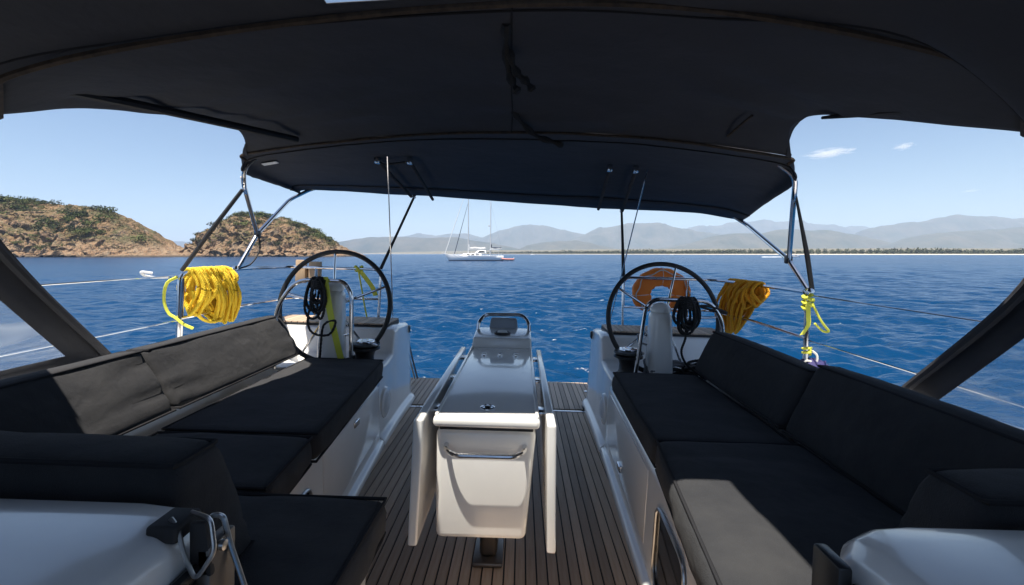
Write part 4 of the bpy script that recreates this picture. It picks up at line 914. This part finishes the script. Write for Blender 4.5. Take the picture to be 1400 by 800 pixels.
for sg, b0, b1, lab in ((-1, (-.93, 3.93, .66), (-.745, 3.0, 1.93), 'thin backstay wire dropping through the bimini beside the wooden bracket wheel'), (1, (.93, 3.93, .66), (.99, 3.0, 1.93), 'thin backstay wire dropping through the bimini beside the lifebuoy wheel')):
    a, b_ = Vector(b0), Vector(b1); d = (b_ - a)
    single('backstay', MB().tube([a, b_, a + d * 5], .0042, 6), 'steel', lab, 'wire', b0)

# ------------------------------------------------------------------ bimini
def rows_loft(ctrl, ns, per):        # ctrl: list of rows of control points; returns dense rows
    dense = [r if len(r) == ns else cr(r, ns) for r in ctrl]; cols = [cr([dr[j] for dr in dense], (len(ctrl) - 1) * per + 1) for j in range(ns)]
    return [[cols[j][i] for j in range(ns)] for i in range(len(cols[0]))]
B0 = [(-1.43, 2.585, 1.785), (-1.37, 2.55, 1.826), (-.62, 2.45, 1.908), (.09, 2.37, 1.936), (.76, 2.28, 1.907), (1.405, 2.2, 1.818), (1.46, 2.225, 1.785)]
B1 = [(-1.54, 2.75, 1.735), (-1.42, 2.74, 1.825), (-.65, 2.68, 1.92), (.1, 2.62, 1.938), (.8, 2.54, 1.912), (1.49, 2.44, 1.815), (1.605, 2.41, 1.721)]
B2 = [(-1.705, 3.32, 1.760), (-1.57, 3.35, 1.84), (-.65, 3.38, 1.905), (.15, 3.32, 1.905), (.92, 3.2, 1.875), (1.68, 3.1, 1.79), (1.836, 3.1, 1.700)]
B3 = [(-1.885, 4.15, 1.788), (-1.795, 4.25, 1.836), (-.618, 4.22, 1.802), (.394, 4.13, 1.752), (1.045, 4.07, 1.725), (1.68, 4.0, 1.706), (2.053, 3.9, 1.641)]
BI = thing('bimini_top', 'black canvas bimini top stretched over steel bows above the helms', 'canopy', (0, 3.9, 1.1))
rows = rows_loft([B0, B1, B2, B3], 61, 9)
for i, r in enumerate(rows):
    for j, p in enumerate(r):
        p.z += .006 * noise.fractal(Vector((p.x * 2.2, p.y * 3.5, 3)), .8, 2, 3)
part('front_band', MB().grid(rows[:8]), 'canvas', BI, None, solid=.004)
part('roof_panel', MB().grid([[p + Vector((0, 0, .003)) for p in r] for r in rows[7:25]]), 'canvas', BI, None, solid=.004)
part('aft_hem', MB().grid(rows[24:]), 'canvas', BI, None, solid=.006)
part('seam', MB().tube([p + Vector((0, 0, -.006)) for p in rows[0]], .008, 6), 'canvas_edge', BI)
part('seam', MB().tube([p + Vector((0, 0, -.003)) for p in rows[7]], .0035, 5), 'piping_fabric', BI)
part('seam', MB().tube([p + Vector((0, 0, -.002)) for p in rows[24]], .003, 5), 'piping_fabric', BI)
q4 = [rows[11][9], rows[11][11], rows[12][11], rows[12][9]]; part('care_label', MB().hexa([p + Vector((0, 0, -.010)) for p in q4] + [p + Vector((0, 0, -.006)) for p in q4]), 'reflective', BI)
def tubes(name, paths, r, m='steel', bnd=.06):
    for p in paths: part(name, MB().tube(bend(p, bnd, 6) if len(p) > 2 else p, r, 10), m, BI)
hubL, hubR = (-1.908, 3.55, 1.39), (1.929, 3.0, 1.317)
tubes('aft_bow', [[(-1.93, 3.36, 1.135), hubL, (-1.92, 4.05, 1.72), (-1.80, 4.22, 1.845), (-1.5, 4.21, 1.88)], [(1.935, 2.80, 1.135), hubR, (2.06, 3.82, 1.60), (1.92, 3.90, 1.71), (1.6, 3.96, 1.76)]], .0155)
tubes('front_bow', [[(-1.908, 3.54, 1.395), (-1.565, 2.80, 1.67), (-1.535, 2.745, 1.765), (-1.42, 2.74, 1.865)], [(1.929, 2.99, 1.322), (1.62, 2.44, 1.665), (1.60, 2.40, 1.755), (1.48, 2.44, 1.86)]], .0135)
tubes('support_bow', [[(-1.912, 3.56, 1.38), (-1.61, 2.90, 1.62), (-1.575, 2.80, 1.72)], [(1.933, 3.01, 1.31), (1.66, 2.52, 1.62), (1.62, 2.44, 1.72)]], .0105, 'brushed_steel')
for h_ in (hubL, hubR): part('hinge', MB().box((h_[0] - .02, h_[1] - .022, h_[2] - .028), (h_[0] + .02, h_[1] + .022, h_[2] + .028), .01, 3), 'black_plastic', BI)
part('deck_mount', MB().lathe([(.022, 0), (.022, .012), (.014, .03)], (-1.945, 3.345, 1.115), 12), 'steel', BI)
part('deck_mount', MB().lathe([(.022, 0), (.022, .012), (.014, .03)], (1.945, 2.785, 1.115), 12), 'steel', BI)
part('strap', MB().tube([(-1.565, 2.79, 1.64), (-1.76, 2.80, 1.38), (-1.945, 2.82, 1.13)], [.011, .013, .012], 6), 'dark_strap', BI)
part('strap', MB().tube([(1.635, 2.45, 1.66), (1.82, 2.63, 1.34), (1.965, 2.80, 1.125)], [.006, .014, .014], 6), 'dark_strap', BI)
part('strap', MB().tube([(-.835, 4.15, 1.79), (-.945, 4.03, 1.45), (-1.05, 3.92, 1.13)], [.012, .012, .016], 6), 'dark_strap', BI)
part('strap', MB().tube([(1.04, 4.03, 1.71), (1.045, 3.97, 1.42), (1.05, 3.92, 1.13)], [.010, .012, .016], 6), 'dark_strap', BI)
part('strap_buckle', MB().box((-.85, 4.135, 1.775), (-.82, 4.165, 1.81), .006), 'steel', BI)
part('strap_buckle', MB().box((1.025, 4.015, 1.695), (1.055, 4.045, 1.73), .006), 'steel', BI)
part('strap', MB().tube(cr([(-1.94, 3.37, 1.12), (-1.89, 3.45, 1.16), (-1.875, 3.53, 1.27), (-1.905, 3.56, 1.38)], 14), .006, 6), 'dark_strap', BI)
tubes('brace', [[(-.815, 3.02, 1.888), (-.85, 4.10, 1.785)], [(-.60, 3.02, 1.89), (-.655, 4.10, 1.765)], [(.72, 2.96, 1.872), (.825, 3.98, 1.712)], [(.89, 2.96, 1.868), (1.03, 3.95, 1.702)]], .013, 'canvas_edge')
tubes('brace', [[(-.83, 3.0, 1.90), (-.79, 3.06, 1.868), (-.61, 3.02, 1.888)]], .007, 'dark_strap')
for p in ((-.60, 3.02, 1.89), (.72, 2.96, 1.872), (.89, 2.96, 1.868), (-.815, 3.02, 1.888)):
    part('brace_fitting', MB().box((p[0] - .018, p[1] - .02, p[2] - .02), (p[0] + .018, p[1] + .02, p[2] + .028), .008, 2), 'steel', BI)

# ------------------------------------------------------------------ link panel between bimini and sprayhood
K0 = [(-1.405, 1.35, 1.665), (-1.231, 1.2, 1.717), (-.68, 1.24, 1.878), (.115, 1.25, 1.984), (.76, 1.245, 1.972), (1.478, 1.2, 1.792), (1.65, 1.35, 1.708)]
K1 = [(-1.432, 1.72, 1.795), (-1.25, 1.78, 1.845), (-.65, 1.84, 1.93), (.1, 1.84, 1.995), (.75, 1.79, 1.97), (1.25, 1.75, 1.905), (1.365, 1.80, 1.888)]
K2 = [(-1.315, 2.28, 1.893), (-1.18, 2.26, 1.895), (-.6, 2.18, 1.938), (.1, 2.12, 1.972), (.75, 2.05, 1.945), (1.25, 1.98, 1.925), (1.37, 2.02, 1.91)]
K3 = [(-1.40, 2.57, 1.80), (-1.36, 2.545, 1.826), (-.62, 2.445, 1.908), (.09, 2.365, 1.936), (.76, 2.275, 1.907), (1.395, 2.195, 1.82), (1.43, 2.21, 1.80)]
def seam_row():       # the link panel starts exactly on the sprayhood's aft edge
    S = [(-1.755, 2.12, .755), (-1.71, 1.63, 1.27), (-1.55, 1.33, 1.57), (-1.231, 1.195, 1.72), (-.68, 1.235, 1.883), (.115, 1.245, 1.99), (.76, 1.24, 1.978), (1.478, 1.195, 1.797), (1.66, 1.27, 1.56), (1.715, 1.40, 1.25), (1.765, 1.90, .765)]
    D_ = cr(S, 1001); out = []
    for j in range(81):
        t = j / 80 * 6
        if t < 1: out.append(Vector(K0[0]).lerp(D_[300], t))
        elif t > 5: out.append(D_[700].lerp(Vector(K0[6]), t - 5))
        else: out.append(D_[int(round((3 + t - 1) * 100))].copy())
    return out
LK = thing('link_panel', 'black canvas panel zipped between the sprayhood and the bimini', 'canopy', (0, 2.3, 1.8))
rows = rows_loft([seam_row(), K1, K2, K3], 81, 13)
for i, r in enumerate(rows):
    f = i / (len(rows) - 1)
    for j, p in enumerate(r):
        e = abs(j / 80 - .5) * 2
        p.z += (.016 * noise.fractal(Vector((p.x * 1.6, p.y * 2.6, 1)), .8, 2, 3) + .045 * e ** 1.3 * noise.noise(Vector((p.x * 2.4 + p.y * 6.0 * (1 if p.x < 0 else -1), p.y * 1.0, 8))) + .018 * e * noise.noise(Vector((p.x * 5 + p.y * 13.0 * (1 if p.x < 0 else -1), p.y * 2.0, 18)))) * math.sin(math.pi * f) ** .5 * min(1, (1 - e) * 7 + .12)
part('panel', MB().grid(rows), 'canvas', LK, None, solid=.003)
part('zip', MB().tube([p + Vector((0, 0, -.006)) for p in rows[0]], .010, 6), 'canvas_edge', LK)
for j in (40,): part('seam', MB().tube([r[j] + Vector((0, 0, -.002)) for r in rows], .0035, 5), 'piping_fabric', LK)
part('batten_pocket', MB().tube(cr([(-1.355, 1.40, 1.778), (-1.262, 1.80, 1.822), (-1.035, 2.38, 1.862)], 14), .017, 8), 'dark_strap', LK)
part('batten_pocket', MB().tube(cr([(1.345, 1.81, 1.880), (1.455, 1.55, 1.835), (1.568, 1.36, 1.79)], 14), [.006 + .010 * min(1, k / 4) for k in range(14)], 8), 'dark_strap', LK)
part('zip_end', MB().tube([(1.118, 2.14, 1.885), (1.135, 1.95, 1.925)], .006, 6), 'canvas_edge', LK)
for a, pts in ((0, [(.095, 1.36, 1.99), (.092, 1.46, 1.97), (.10, 1.53, 1.92), (.118, 1.55, 1.875), (.135, 1.55, 1.85)]), (1, [(.10, 1.48, 1.96), (.125, 1.52, 1.91), (.16, 1.54, 1.885), (.185, 1.55, 1.858)]), (2, [(.10, 2.14, 1.975), (.15, 2.22, 1.935), (.22, 2.27, 1.89), (.30, 2.30, 1.872), (.355, 2.32, 1.86)])):
    part('strap', MB().tube(cr(pts, 14), [.013 + .005 * math.sin(k * 1.7) for k in range(14)], 7), 'black_rope', LK)

# ------------------------------------------------------------------ sprayhood
S0 = [(-1.755, 2.12, .755), (-1.71, 1.63, 1.27), (-1.55, 1.33, 1.57), (-1.231, 1.195, 1.72), (-.68, 1.235, 1.883), (.115, 1.245, 1.99), (.76, 1.24, 1.978), (1.478, 1.195, 1.797), (1.66, 1.27, 1.56), (1.715, 1.40, 1.25), (1.765, 1.90, .765)]
S1 = [(-1.765, 1.975, .755), (-1.725, 1.50, 1.235), (-1.56, 1.20, 1.50), (-1.24, 1.07, 1.735), (-.69, 1.17, 1.895), (.115, 1.215, 1.995), (.60, 1.21, 1.992), (1.10, 1.10, 1.915), (1.685, 1.15, 1.48), (1.735, 1.28, 1.235), (1.785, 1.765, .765)]
S2 = [(-1.80, .75, .755), (-1.74, .6, 1.16), (-1.56, .45, 1.52), (-1.2, .38, 1.80), (-.69, .38, 1.955), (.1, .38, 2.03), (.60, .38, 2.025), (1.10, .38, 1.94), (1.69, .4, 1.50), (1.76, .5, 1.15), (1.80, .7, .765)]
S3 = [(-1.55, -.55, .88), (-1.45, -.55, 1.12), (-1.25, -.55, 1.35), (-1.0, -.5, 1.62), (-.6, -.45, 1.75), (.1, -.42, 1.82), (.60, -.45, 1.80), (1.05, -.5, 1.68), (1.3, -.55, 1.40), (1.48, -.55, 1.12), (1.55, -.55, .88)]
S4 = [(-1.2, -1.1, .88), (-1.1, -1.12, .9), (-1.0, -1.14, .92), (-.8, -1.16, .92), (-.5, -1.18, .93), (.1, -1.2, .93), (.5, -1.18, .93), (.8, -1.16, .92), (1.0, -1.14, .92), (1.1, -1.12, .9), (1.2, -1.1, .88)]
SP = thing('sprayhood', 'black canvas sprayhood with clear side windows over the companionway', 'sprayhood', (0, .6, .82))
NS = 101
rows = rows_loft([S0, S1, S2, S3, S4], NS, 8)
def region(i, j):
    s = j / (NS - 1) * 10
    if 8 <= i < 16 and (s < 1.9 or s > 8.1) and not (s < .06 or s > 9.94): return 'side'
    if 8 <= i < 15 and 4.35 < s < 5.95 and i - 8 >= 2 * (s > 5.35): return 'roof'
    if 25 <= i < 31 and (1.3 < s < 3.6 or 3.8 < s < 6.2 or 6.4 < s < 8.7): return 'front'
    return 'canvas'
part('canvas', MB().grid(rows, mask=lambda i, j: region(i, j) == 'canvas'), 'canvas', SP, None, solid=.004)
part('side_window', MB().grid(rows, mask=lambda i, j: region(i, j) == 'side' and j < 50), 'clear_vinyl', SP, None)
part('side_window', MB().grid(rows, mask=lambda i, j: region(i, j) == 'side' and j > 50), 'clear_vinyl', SP, None)
for lo, hi in ((0, 37), (37, 63), (63, 101)):
    part('front_window', MB().grid(rows, mask=lambda i, j: region(i, j) == 'front' and lo <= j < hi), 'clear_vinyl_roof', SP, None)
part('roof_window', MB().grid(rows, mask=lambda i, j: region(i, j) == 'roof'), 'clear_vinyl_roof', SP, None)
for a, b_ in ((0, 22), (NS - 23, NS - 1)):
    part('arm_piping', MB().tube([rows[0][j] for j in range(a, b_ + 1)], .011, 6), 'canvas_edge', SP)
    hem = [rows[4][j].lerp(rows[3][j], .5) for j in range(a, b_ + 1)]
    part('arm_tube', MB().tube([p + Vector((.022 if a == 0 else -.022, 0, -.004)) for p in hem], .016, 8), 'canvas', SP)
part('zip', MB().tube([p + Vector((0, 0, -.004)) for p in rows[5][22:NS - 22]], .004, 5), 'piping_fabric', SP)

# ------------------------------------------------------------------ the whole yacht lies slightly heeled at anchor
HEEL = Matrix.Translation((0, 0, EYE)) @ Matrix.Rotation(R(1.8), 4, 'Y') @ Matrix.Translation((-.163, 0, -1.3))
for o in BOAT: o.matrix_basis = HEEL @ o.matrix_basis
for o in bpy.data.objects:
    if '_b' in o: del o['_b']
